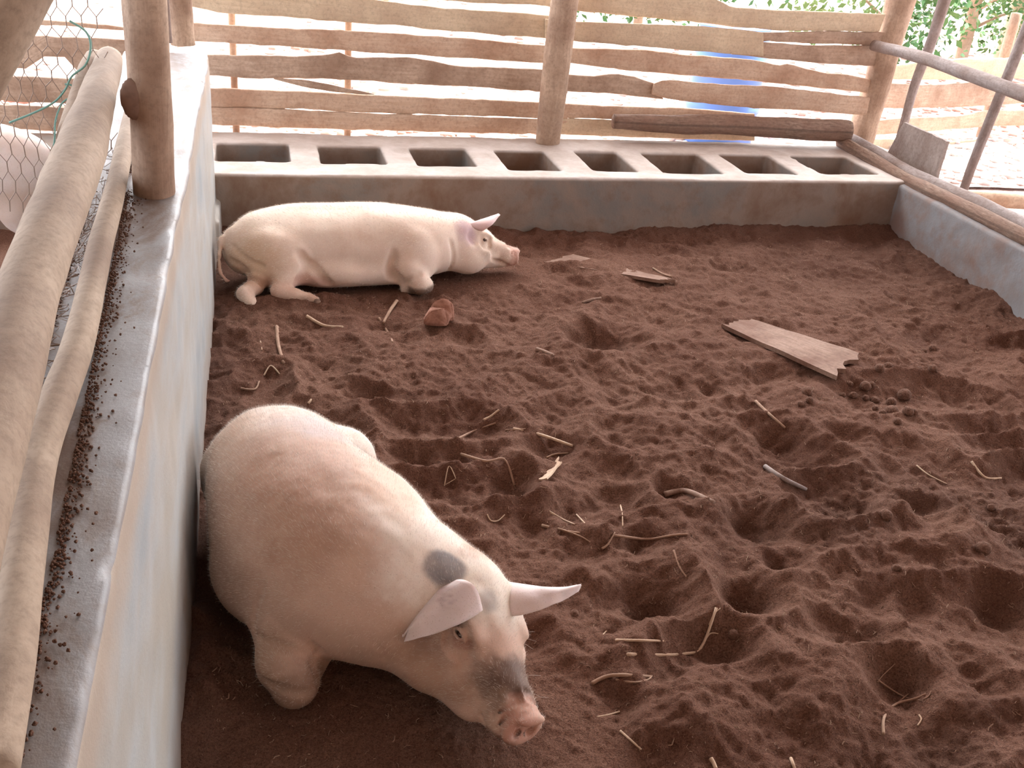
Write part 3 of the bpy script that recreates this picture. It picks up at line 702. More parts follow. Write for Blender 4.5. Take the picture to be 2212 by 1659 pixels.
def bristles(name, V, Nn, W, n, L, parent, mat, lay, seed=1, wd=.00045, flop=.55):
    """short body hairs: thin three-sided spikes lying along the coat"""
    rg = np.random.default_rng(seed); W = W/W.sum(); i = rg.choice(len(V), n, p=W); P = V[i]+rg.normal(0, .004, (n, 3))*0+0
    jit = rg.normal(0, .35, (n, 3)); d = lay(P)*flop+Nn[i]*(1-flop*.6)+jit*.35; d /= np.linalg.norm(d, axis=1)[:, None]
    P = P+np.cross(Nn[i], rg.normal(0, 1, (n, 3)))*.004
    l = L*(.5+rg.random(n))[:, None]; s1 = np.cross(d, rg.normal(0, 1, (n, 3))); s1 /= np.linalg.norm(s1, axis=1)[:, None]
    A = P+s1*wd-Nn[i]*.001; B = P-s1*wd-Nn[i]*.001; T = P+d*l+lay(P)*l*.25
    VV = np.stack([A, B, T], 1).reshape(-1, 3); F = np.arange(3*n).reshape(-1, 3)
    o = link(name, mesh(name, VV, F), mat, parent, smooth=False); o['kind'] = 'stuff'; return o
def normals(me):
    N = np.empty(len(me.vertices)*3, np.float32); me.vertices.foreach_get('normal', N); return N.reshape(-1, 3)

H1 = 0.0055 if not DEV else .009
def near_pig():
    f = Field((-.29, 1.60, -.07), (.80, 3.16, .56), H1)
    st = [(.005, 2.88, .17, .16, .145), (.02, 2.77, .19, .205, .19), (.045, 2.63, .205, .232, .215), (.080, 2.47, .215, .258, .230),
          (.135, 2.33, .220, .275, .235), (.205, 2.21, .215, .268, .228), (.285, 2.13, .207, .232, .210), (.37, 2.08, .198, .190, .180), (.43, 2.045, .195, .150, .155)]
    f.chain(st, 70, .12, .03)
    # left haunch, folded hind leg
    f.ell((.05, 2.34, .12), (.24, .215, .13), frame((.25, -1, 0)), .06)
    f.ell((.205, 2.79, .15), (.115, .135, .145), frame((.25, -1, .1)), .045)
    f.ell((.235, 2.70, .08), (.055, .10, .08), frame((.2, -1, 0)), .05)
    f.ell((-.085, 2.78, .15), (.08, .13, .13), frame((.0, -1, .1)), .05)
    # tail head
    f.tube([(-.01, 2.99, .22), (-.02, 3.04, .18), (-.01, 3.05, .12), (.01, 3.04, .07)], [.022, .014, .010, .007], .02)
    # right shoulder and folded front leg resting on the wrist
    f.ell((.10, 2.12, .16), (.10, .13, .15), frame((.3, -1, -.3)), .05)
    f.cap((.025, 2.16, .155), (.018, 2.01, .078), .092, .070, .045)
    f.cap((.018, 2.01, .078), (.040, 1.965, .045), .070, .060, .02)
    f.cap((.040, 1.97, .035), (.110, 2.12, .015), .050, .040, .02)
    # left front leg folded below the chest
    f.cap((.36, 2.16, .13), (.40, 2.02, .055), .07, .05, .04); f.cap((.40, 2.02, .045), (.36, 2.15, .02), .04, .035, .02)
    hd = Head((.481, 2.013, .188), (.217, -.935, -.279), roll=.341, sc=1.0)
    hd.build(f, 1.1)
    f.ell(onz(1098, 1292, .235), (.035, .030, .030), None, .03); f.ell(onz(1003, 1300, .275), (.04, .03, .025), None, .03)
    f.ell(hd.P(-.01, .095, -.115), (.15, .085, .08), hd.R, .05); f.ell(hd.P(.15, .055, -.085), (.11, .045, .05), hd.R, .05)   # heavy jowl on the visible side
    # neck crease, elbow crease, skin folds
    f.crease([(.00, 2.10, .26), (-.055, 2.075, .16), (-.05, 2.03, .08)])
    f.crease([(.10, 2.02, .17), (.105, 1.965, .10), (.12, 1.95, .04)])
    
    f.crease([(-.03, 2.05, .14), (.02, 2.0, .12), (.07, 1.98, .09)], .003); f.crease([(-.06, 1.99, .07), (.0, 1.93, .07), (.06, 1.94, .05)], .003)
    f.noise(.0035, 9, 2); f.noise(.0012, 40, 1, 4)
    V, Q = f.verts(); gs = [(V, [tuple(q) for q in Q], np.zeros((len(V), 2)))]
    for sgn in (1, -1):   # ears: the animal's right one flops towards the eye, the left one stands out sideways
        P = hd.P
        if sgn == 1:
            e = ear_geo(onz(1042, 1318, .280), onz(968, 1258, .310), onz(872, 1378, .215), onz(966, 1362, .250), onz(903, 1300, .275), .034*hd.R[2]+np.array([0, 0, .010]), curl=2.6, tipw=.22, nu=22, nv=18)
        else:
            e = ear_geo(onz(1095, 1332, .235), onz(1088, 1256, .255), onz(1250, 1272, .275), onz(1172, 1316, .260), onz(1178, 1268, .275), .014*hd.R[2]+np.array([0, 0, .006]), curl=.8, tipw=.5, nu=22, nv=16)
        gs.append((e[0], e[1], np.zeros((len(e[0]), 2))))
    V, F, _ = merge(gs); V[:, 0] = np.maximum(V[:, 0], -.209)
    me = mesh('pig', V, F)
    root = empty('pig', (.2, 2.3, 0), 'large pale pig with a grey neck spot lying in the foreground against the left wall', 'pig')
    tan = (.60, .41, .32); P = hd.P; sp = onz(962, 1184, .405)
    bk = np.array
    stains_and_light = [((.02, 2.86, .35), (.30, .36, .30), (.80, .70, .62), .85, 1.2), ((.32, 2.45, .40), (.13, .55, .25), (.80, .70, .62), .85, 1.0),  # pale rump and back ridge: highlight from behind painted into the skin
              ((.36, 2.1, .40), (.10, .3, .2), (.82, .72, .62), .7, 1),
              ((.07, 2.40, .40), (.17, .26, .20), (.46, .27, .19), .8, 1.4), ((.10, 2.17, .34), (.15, .15, .2), (.45, .27, .195), .65, 1.5), ((.30, 2.26, .40), (.07, .16, .1), (.60, .38, .26), .6, 1.4), ((-.10, 2.45, .2), (.12, .12, .14), (.50, .33, .24), .6, 1.3),
              ((.16, 2.62, .43), (.14, .10, .1), (.50, .42, .42), .6, 1.2), ((-.12, 2.70, .33), (.08, .16, .15), (.55, .33, .22), .6, 1.2),
              (P(.03, 0, .10), (.13, .10, .12), (.80, .72, .62), .8, .8),
              (P(.03, .12, -.03), (.07, .07, .06), (.17, .095, .065), .8, 1.3), (P(.02, .15, -.05), (.10, .09, .06), (.36, .22, .16), .7, 1.3), (P(.12, .09, -.09), (.10, .06, .07), (.42, .25, .17), .6, 1),  # dark spot below the right ear is the ear's shade painted in
              (P(.235, 0, .03), (.085, .075, .055), (.115, .066, .048), .92, 1.2), (P(.20, .06, -.05), (.07, .04, .04), (.38, .23, .16), .7, 1),
              (P(.345, 0, -.01), (.050, .08, .08), (.50, .26, .20), .85, .6), (P(.33, .03, -.05), (.04, .04, .025), (.20, .10, .08), .8, .6),
              (P(.115, .080, .035), (.036, .026, .022), (.40, .22, .17), .7, .5), (P(.362, .017, -.004), .015, (.06, .03, .03), .9, .2), (P(.362, -.017, -.004), .015, (.06, .03, .03), .9, .2),
              (sp, (.060, .050, .16), (.17, .16, .17), .88, .45), (P(.065, .03, .10), (.028, .030, .05), (.30, .27, .26), .65, 1.0),
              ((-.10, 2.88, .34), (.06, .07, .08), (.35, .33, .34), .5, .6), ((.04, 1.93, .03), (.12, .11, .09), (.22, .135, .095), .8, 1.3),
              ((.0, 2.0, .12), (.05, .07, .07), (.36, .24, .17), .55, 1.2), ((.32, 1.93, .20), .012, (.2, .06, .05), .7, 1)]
    C = colour(V, tan, stains_and_light)
    n0 = len(gs[0][0]); C[n0:] = colour(V[n0:], (.84, .72, .70), [])*1.0
    for c_ in ((P(.02, .12, .08), .035), (P(-.02, .15, .05), .03)):
        d = np.linalg.norm(V[n0:]-c_[0], axis=1)/c_[1]+.6*vn(V[n0:], 110); k = sst(1.2, .5, d)[:, None]*.5; C[n0:] = C[n0:]*(1-k)+np.array((.45, .33, .35))*k
    vcol(me, 'skin', C); o = link('body', me, m_skin, root)
    hd.eyes(o)
    N = normals(me)
    W = sst(-.3, .3, N[:, 2])*1.0+.15; W[n0:] *= .8
    W = W*(1-sst(.0, -.1, V[:, 2]))
    lay = lambda p: np.tile(np.array([-.25, .85, -.25]), (len(p), 1))
    bristles('bristles', V, N, W, 45000 if not DEV else 5000, .0085, o, m_hair, lay, wd=.00028)
    # whiskers
    gs = []
    for u, v, w_, d, L in [(.22, -.05, .02, (.2, -.8, .3), .05), (.25, -.045, .0, (.3, -.8, .1), .05), (.20, .07, -.02, (.3, .8, .1), .05), (.27, .05, .0, (.3, .8, .3), .04), (.13, -.07, .05, (.4, -.7, .3), .045), (.14, -.065, .05, (.6, -.7, .1), .04), (.12, -.07, .06, (.3, -.8, .5), .04), (.28, -.04, .02, (.3, -.8, .4), .05)]:
        a = P(u, v, w_); dd = hd.R.T@np.array(d); dd /= np.linalg.norm(dd); gs.append(tube_geo([a, a+dd*L*.5+np.array([0, 0, .004]), a+dd*L], [.0006, .0005, .0002], seg=4))
    v_, f_, _ = merge(gs); wk = link('whiskers', mesh('whiskers', v_, f_), m_hair, o); wk['kind'] = 'stuff'
    return hd
near_pig()

def far_pig():
    f = Field((-.25, 4.36, -.08), (1.44, 5.22, .52), .0075 if not DEV else .011)
    yc = 4.86
    st = [(-.075, 4.80, .16, .14, .12), (.01, 4.82, .17, .20, .165), (.14, 4.84, .175, .225, .180), (.32, yc, .178, .235, .184), (.52, yc, .178, .235, .187), (.68, yc, .172, .225, .180),
          (.80, 4.865, .17, .20, .165), (.89, 4.88, .168, .165, .145), (.95, 4.885, .17, .135, .130)]
    f.ell((.34, 4.70, .09), (.26, .12, .085), None, .06)
    f.ell((.62, 4.72, .09), (.20, .10, .08), None, .06)
    f.chain(st, 70, .12, .03)
    # thigh, shank and foot of the near hind leg
    f.ell((.06, 4.67, .15), (.165, .095, .135), frame((1, -.2, -.25)), .04)
    f.cap((.13, 4.64, .12), (.075, 4.565, .045), .075, .045, .03)
    f.tube([(.075, 4.555, .04), (.14, 4.53, .03), (.205, 4.50, .022)], [.042, .032, .027], .015)
    f.cap((.205, 4.50, .022), (.235, 4.488, .018), .028, .022, .01)
    # far hind leg, foot showing behind
    f.tube([(.0, 4.70, .09), (-.045, 4.60, .050), (-.085, 4.53, .040), (-.062, 4.475, .015)], [.07, .045, .033, .028], .02)
    f.tube([(-.185, 4.78, .22), (-.200, 4.72, .16), (-.20, 4.68, .09), (-.17, 4.66, .055), (-.14, 4.655, .05)], [.016, .012, .010, .008, .005], .015)
    f.cap((-.15, 4.80, .20), (-.185, 4.78, .20), .05, .02, .03)
    # shoulder, near front leg folded
    f.ell((.72, 4.70, .14), (.10, .08, .13), None, .05)
    f.cap((.69, 4.66, .11), (.745, 4.615, .045), .068, .048, .03)
    f.cap((.745, 4.615, .035), (.775, 4.62, .030), .044, .038, .02)
    f.cap((.755, 4.63, .025), (.68, 4.64, .01), .035, .03, .02)
    hd = Head((.985, 4.889, .178), (.936, .085, -.334), roll=.122, sc=.92); hd.build(f, 1.0)
    # creases: flank fold before the thigh, behind the shoulder, rump folds
    f.crease([(.165, 4.64, .20), (.185, 4.62, .13), (.16, 4.60, .06)])
    f.crease([(.62, 4.655, .17), (.615, 4.63, .10), (.64, 4.63, .03)])
    f.crease([(-.18, 4.66, .16), (-.10, 4.60, .085), (.02, 4.59, .06)])
    f.crease([(.89, 4.74, .22), (.915, 4.73, .14), (.91, 4.76, .05)])
    for c_ in ([(-.15, 4.70, .22), (-.08, 4.62, .17), (.0, 4.59, .15)], [(-.16, 4.68, .13), (-.10, 4.62, .10), (-.02, 4.59, .085)], [(-.12, 4.66, .09), (-.05, 4.60, .075), (.02, 4.57, .07)]): f.crease(c_, .004, .02)
    f.crease([(.15, 4.62, .20), (.19, 4.60, .14), (.165, 4.56, .08)], .008, .035); f.crease([(.21, 4.62, .16), (.27, 4.60, .10), (.30, 4.58, .05)], .005, .035)
    f.crease([(.61, 4.65, .20), (.60, 4.62, .12), (.63, 4.60, .05)], .008, .035); f.crease([(.74, 4.60, .10), (.70, 4.60, .08), (.67, 4.60, .05)], .005, .02)
    f.noise(.005, 7, 2)
    V, Q = f.verts(); gs = [(V, [tuple(q) for q in Q], np.zeros((len(V), 2)))]; P = hd.P
    e1 = ear_geo(onz(1040, 500, .235), onz(1006, 484, .275), onz(1078, 463, .305), onz(1062, 486, .275), onz(1046, 472, .295), .012*hd.R[1]+.0*hd.R[2], curl=.6, tipw=.5)
    e2 = ear_geo(P(.02, -.06, .07), P(-.06, -.07, .05), P(.02, -.20, -.03), P(.04, -.13, .04), P(-.03, -.14, .02), .012*hd.R[2])
    n0 = len(V)
    for e in (e1, e2): gs.append((e[0], e[1], np.zeros((len(e[0]), 2))))
    V, F, _ = merge(gs); V[:, 0] = np.maximum(V[:, 0], -.205); me = mesh('pig', V, F)
    root = empty('pig', (.5, 4.85, 0), 'pale pig lying on its side in front of the back trough, snout to the right', 'pig')
    stains_and_light = [((.30, 4.9, .34), (.55, .3, .12), (.86, .74, .62), .7, 1.2), ((-.05, 4.66, .15), (.16, .12, .13), (.66, .45, .28), .7, 1.2), ((.1, 4.6, .05), (.25, .15, .05), (.62, .38, .28), .6, 1.1),  # pale top of the back: backlit highlight put into the skin colour
              (P(-.02, .09, .03), (.07, .06, .08), (.60, .42, .46), .8, .9), (P(.26, 0, .02), (.10, .08, .06), (.40, .25, .18), .6, 1), (P(.345, 0, -.01), (.05, .08, .08), (.55, .30, .24), .8, .5),
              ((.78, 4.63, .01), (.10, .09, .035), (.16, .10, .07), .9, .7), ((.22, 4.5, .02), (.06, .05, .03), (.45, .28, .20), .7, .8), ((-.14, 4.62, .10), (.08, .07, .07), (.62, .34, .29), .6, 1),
              ((.2, 4.6, .06), (.09, .05, .05), (.55, .33, .27), .6, 1), ((.25, 4.85, .38), (.3, .05, .03), (.55, .38, .27), .5, 1.4)]
    C = colour(V, (.80, .64, .53), stains_and_light); C[n0:] = np.array((.78, .60, .60))
    vcol(me, 'skin', C); o = link('body', me, m_skin, root); hd.eyes(o, .0085)
    N = normals(me); W = sst(-.2, .4, N[:, 2])+.1; lay = lambda p: np.tile(np.array([-.85, 0, -.2]), (len(p), 1))
    bristles('bristles', V, N, W, 20000 if not DEV else 2000, .009, o, m_hair, lay, seed=4, wd=.0005)
    for a, b_, r in (((.232, 4.482, .018), (.262, 4.462, .008), .016), ((.232, 4.502, .020), (.266, 4.492, .010), .015), ((-.070, 4.465, .012), (-.060, 4.440, .004), .018), ((-.045, 4.475, .012), (-.030, 4.450, .004), .016)):
        h = tube('hoof', [a, (np.array(a)+np.array(b_))/2, b_], [r, r*.95, r*.55], m_hoof, o, seg=12, sub=8)
far_pig()

def pen_pig():
    f = Field((-2.6, 3.75, -.02), (-.75, 4.75, 1.05), .016)
    st = [(-.92, 4.18, .47, .10, .11), (-1.0, 4.18, .485, .16, .165), (-1.14, 4.18, .50, .185, .19), (-1.35, 4.18, .50, .195, .20), (-1.6, 4.18, .49, .195, .20), (-1.8, 4.18, .50, .175, .18), (-1.95, 4.18, .52, .14, .15), (-2.05, 4.18, .53, .11, .12)]
    f.chain(st, 50, .12, .03)
    for y in (-.09, .09):
        f.ell((-1.02, 4.18+y, .36), (.10, .07, .16), None, .05)
        f.tube([(-1.02, 4.18+y, .30), (-.95, 4.18+y*1.05, .17), (-.99, 4.18+y, .03)], [.065, .035, .03], .03)
        f.tube([(-1.75, 4.18+y, .38), (-1.76, 4.18+y, .20), (-1.77, 4.18+y, .03)], [.075, .04, .032], .04)
    f.tube([(-.86, 4.18, .56), (-.83, 4.18, .46), (-.84, 4.18, .36)], [.015, .01, .006], .02)
    hd = Head((-2.12, 4.18, .50), (-.32, 0, -.16)); hd.build(f)
    V, Q = f.verts(); gs = [(V, [tuple(q) for q in Q], np.zeros((len(V), 2)))]; P = hd.P
    for s_ in (1, -1):
        e = ear_geo(P(.02, .07*s_, .08), P(-.07, .08*s_, .06), P(.10, .17*s_, .08), P(.05, .13*s_, .11), P(-.02, .14*s_, .09), .02*hd.R[2]); gs.append((e[0], e[1], np.zeros((len(e[0]), 2))))
    V, F, _ = merge(gs); V = V+np.array([-.06, .80, .01]); hd.eye = [e+np.array([-.06, .80, .01]) for e in hd.eye]; me = mesh('pig', V, F)
    root = empty('pig', (-1.4, 4.98, 0), 'pale pig standing in the neighbouring pen behind the chicken wire', 'pig')
    vcol(me, 'skin', colour(V, (.80, .68, .62), [((-1.1, 4.9, .35), (.3, .2, .1), (.55, .38, .28), .6, 1)])); o = link('body', me, m_skin, root); hd.eyes(o)
pen_pig()

# ------------------------------------------------------------------ things around the pen
def barrel():
    c = onz(1543, 312, .05); x, y = c[0], 7.45; root = empty('barrel', (x, y, .06), 'bright blue plastic barrel standing behind the back fence', 'barrel')
    prof = [(0, .0), (.25, .0), (.27, .02), (.275, .25), (.288, .27), (.288, .31), (.275, .33), (.275, .58), (.288, .60), (.288, .64), (.275, .66), (.27, .87), (.25, .90), (.235, .90), (.235, .88), (0, .88)]
    n = 40; V = []; F = []
    for r, z in prof:
        for k in range(n): V.append((x+r*math.cos(2*math.pi*k/n), y+r*math.sin(2*math.pi*k/n), z+.07))
    for i in range(len(prof)-1):
        for k in range(n): F.append((i*n+k, i*n+(k+1) % n, (i+1)*n+(k+1) % n, (i+1)*n+k))
    link('body', mesh('body', V, F), m_blue, root)
    o = link('lid_ring', mesh('lid_ring', *tube_geo([(x+.262*math.cos(a), y+.262*math.sin(a), .95) for a in np.linspace(0, 2*math.pi, 41)], .012, seg=8, caps=False)[:2]), m_blue, root)
barrel()
def pole(name, pts, rad, mat, label, cat='pole', seg=18, sub=40, rough=.09, seed=0):
    return tag(tube(name, pts, rad, mat, None, seg=seg, sub=sub, rough=rough, seed=seed), label, cat)
O3 = lambda x, y, X=3.98: onx(x, y, X)
pole('wooden_log', [ony(1325, 262, 6.32), ony(1450, 268, 6.31), ony(1600, 272, 6.31), ony(1740, 280, 6.31), ony(1832, 284, 6.31)], [.045, .060, .068, .072, .070], m_bark, 'dark barked log lying along the foot of the back fence right of the middle post', 'log', seed=3, rough=.12, seg=28)
pole('wooden_log', [onx(1828, 296, 4.02), onx(1890, 330, 4.02), onx(1960, 374, 4.02), onx(2060, 420, 4.02), onx(2140, 455, 4.02), onx(2260, 515, 4.02)], [.040, .045, .045, .048, .050, .05], m_rod, 'grey bare log running down over the right wall, upper one of two', 'log', seed=5, seg=22)
pole('wooden_log', [onx(1818, 306, 3.93), onx(1885, 346, 3.93), onx(1965, 394, 3.93), onx(2080, 448, 3.93), onx(2270, 541, 3.93)], [.042, .046, .046, .044, .042], m_bark, 'reddish barked log lying on the right wall under the grey log', 'log', seed=7, seg=22, rough=.14)
pole('gate_rail', [onx(1888, 98, 4.05), onx(2000, 127, 4.05), onx(2105, 165, 4.05), onx(2290, 232, 4.05)], [.034, .037, .040, .040], m_rod, 'grey pole sloping from the right post across the top right corner', 'pole', seed=9)
a = onz(1950, 272, .32); 
pole('gate_bar', [onx(1944, 300, 4.32), onx(1974, 190, 4.32), onx(2010, 95, 4.32), onx(2050, -30, 4.32)], [.030, .032, .036, .038], m_rod, 'upright dark pole crossing the grey gate rail next to the right post', 'pole', seed=12)
pole('gate_bar', [onx(2080, 414, 4.25), onx(2110, 330, 4.25), onx(2165, 195, 4.25), onx(2235, 20, 4.25)], [.026, .029, .031, .033], m_rod, 'upright dark pole at the far right standing on the ground by the log', 'pole', seed=14)
def flat_board(name, corners, thick, mat, label, cat='board', nu=30, nv=10, seed=0, jag=.0, warp=.004):
    c = [np.array(q, float) for q in corners]   # a,b along one long edge, d,c along the other
    n = np.cross(c[1]-c[0], c[3]-c[0]); n /= np.linalg.norm(n); n = n if n[2] > 0 or abs(n[2]) < .2 else -n
    V = np.zeros((nu, nv, 3)); L = np.linalg.norm(c[1]-c[0])
    for i in range(nu):
        for j in range(nv):
            s, r = i/(nu-1), j/(nv-1)
            if jag and i == nu-1: s += jag*(RNG.random()-.5)*1.4
            if jag and i == 0: s += jag*(RNG.random()-.5)*.7
            q = c[0]*(1-s)*(1-r)+c[1]*s*(1-r)+c[2]*s*r+c[3]*(1-s)*r
            V[i, j] = q+n*warp*vn(np.array([[s*4+seed, r*2, 0.]]), 1.3)[0]
    UV = np.array([[i/(nu-1)*L, j*.02] for i in range(nu) for j in range(nv)]*2)
    e = np.zeros((nu, nv, 1)); 
    top = (V+n*thick/2).reshape(-1, 3); bot = (V-n*thick/2).reshape(-1, 3); N = nu*nv; F = []
    I = lambda i, j: i*nv+j
    for i in range(nu-1):
        for j in range(nv-1): F += [(I(i, j), I(i+1, j), I(i+1, j+1), I(i, j+1)), (N+I(i, j), N+I(i, j+1), N+I(i+1, j+1), N+I(i+1, j))]
    for i in range(nu-1):
        for j in (0, nv-1): F.append((I(i, j), I(i+1, j), N+I(i+1, j), N+I(i, j)))
    for j in range(nv-1):
        for i in (0, nu-1): F.append((I(i, j), I(i, j+1), N+I(i, j+1), N+I(i, j)))
    me = mesh(name, np.concatenate([top, bot]), F, UV)
    bm = bmesh.new(); bm.from_mesh(me); bmesh.ops.recalc_face_normals(bm, faces=bm.faces); bm.to_mesh(me); bm.free()
    o = link(name, me, mat); me.set_sharp_from_angle(angle=math.radians(40)); return tag(o, label, cat)
flat_board('wooden_board', [onx(1912, 345, 4.18), onx(1955, 265, 4.18), onx(2048, 305, 4.18), onx(2022, 392, 4.18)], .022, m_greyboard, 'short dusty grey board leaning upright behind the logs of the right wall', jag=.02)
def fl(px, py, lift=0.0):   # point of the litter surface under a pixel
    z = 0.0
    for _ in range(8):
        P = onz(px, py, z); z = float(floor_h(P[0], P[1]))
    P[2] = z+lift; return P
def fix(P, l): return np.array([P[0], P[1], P[2]+l])
def lying_board(px, thick, label, lifts, **k):
    c = [fl(*p) for p in px]; z = [q[2] for q in c]; 
    c = [fix(q, l) for q, l in zip(c, lifts)]
    return flat_board('wooden_board', c, thick, m_board, label, **k)
lying_board([(1562, 708), (1800, 822), (1845, 780), (1620, 692)], .020, 'broad broken board lying on the litter at the right, its near end splintered', (.005, .035, .035, .0), jag=.09, seed=2, nu=40)
lying_board([(1178, 566), (1428, 622), (1450, 604), (1240, 553)], .018, 'narrow dusty board half sunk in the litter near the trough', (.0, .025, .015, .0), jag=.06, seed=5)

# brick lump and clods
def lump(name, P, r, mat, label, cat, group=None, seed=0, sq=(1, .8, .7), amp=.18, h=None, M=None):
    R = max(np.array(r)*np.array(sq)) if np.ndim(r) == 0 else max(r); h = h or R/9; rr = np.array(sq)*r
    f = Field(P-R*1.5, P+R*1.5, h); f.ell(P, rr, M, 0); f.noise(R*amp, .55/R*1.0, 2, seed); V, Q = f.verts()
    o = link(name, mesh(name, V, Q), mat); return tag(o, label, cat, group)
def shard(name, parts, mat, label, cat, bev=.005, parent=None):
    bm = bmesh.new()
    for pts in parts:
        vs = [bm.verts.new(tuple(p)) for p in pts]; r = bmesh.ops.convex_hull(bm, input=vs)
        bmesh.ops.delete(bm, geom=[g for g in r['geom_interior']+r['geom_unused'] if isinstance(g, bmesh.types.BMVert)], context='VERTS')
    bmesh.ops.bevel(bm, geom=bm.edges[:], offset=bev, segments=2, affect='EDGES', clamp_overlap=True)
    bmesh.ops.triangulate(bm, faces=bm.faces); bmesh.ops.subdivide_edges(bm, edges=bm.edges, cuts=2, use_grid_fill=True)
    co = np.array([v.co[:] for v in bm.verts]); d = .0035*fbm(co, 45, 2)
    for v, q in zip(bm.verts, d): v.co += v.normal*float(q)
    me = bpy.data.meshes.new(name); bm.to_mesh(me); bm.free(); o = link(name, me, mat, parent); return tag(o, label, cat)
P = fl(948, 692)
q = lambda L: [P+np.array(v) for v in L]
shard('brick_lump', [q([(-.075, -.045, -.01), (.03, -.055, -.01), (.055, -.03, .03), (.02, -.035, .07), (-.045, -.035, .055), (-.075, -.03, .02), (-.06, .04, 0), (.05, .05, 0), (-.03, .04, .05)]),
 q([(-.02, -.01, 0), (.06, -.035, 0), (.072, .0, .045), (.05, .01, .09), (.0, .02, .095), (-.03, .03, .07), (.07, .07, 0), (.04, .07, .06), (-.03, .07, .0)])], m_brick, 'broken angular lump of reddish brick on the litter below the back pig', 'brick')
CL = [(1923, 895, .030), (1938, 913, .016), (1952, 858, .030), (1905, 935-38, .014), (1743, 850, .022), (1748, 868, .016), (1730, 872, .014), (1865, 848, .026), (1880, 843, .015), (1900, 800, .022), (1918, 795, .020), (1890, 868, .020),
      (1925, 872, .022), (1960, 895, .022), (1975, 890, .016), (2015, 755, .020), (1995, 760, .014), (1850, 825, .018), (1835, 832, .014), (2010, 812, .020), (1890, 885, .014), (1985, 800, .014), (1870, 862, .016), (1820, 856, .013),
      (1912, 1118, .022), (2122, 1190, .026), (1590, 1348, .016), (2140, 1100, .014), (1935, 1230, .015), (1240, 1330, .014)]
for i, (x, y, r) in enumerate(CL):
    P = fl(x, y); P[2] += r*.35
    if i == 0: lab, g = 'largest round clod of litter lying in a hollow beyond the end of the broken board', None
    elif i == 4: lab, g = 'round clod with two little ones under the middle of the broken board', None
    elif i >= 24: lab, g = 'small round clod of litter lying apart in the lower right of the pen', 'scattered clods in the lower right'
    else: lab, g = 'small round clod of litter among others beyond the end of the broken board', 'small clods around the broken board'
    lump('clod', P, r, m_clod, lab, 'clod', g, seed=i, sq=(1, .95, .9), amp=.14)

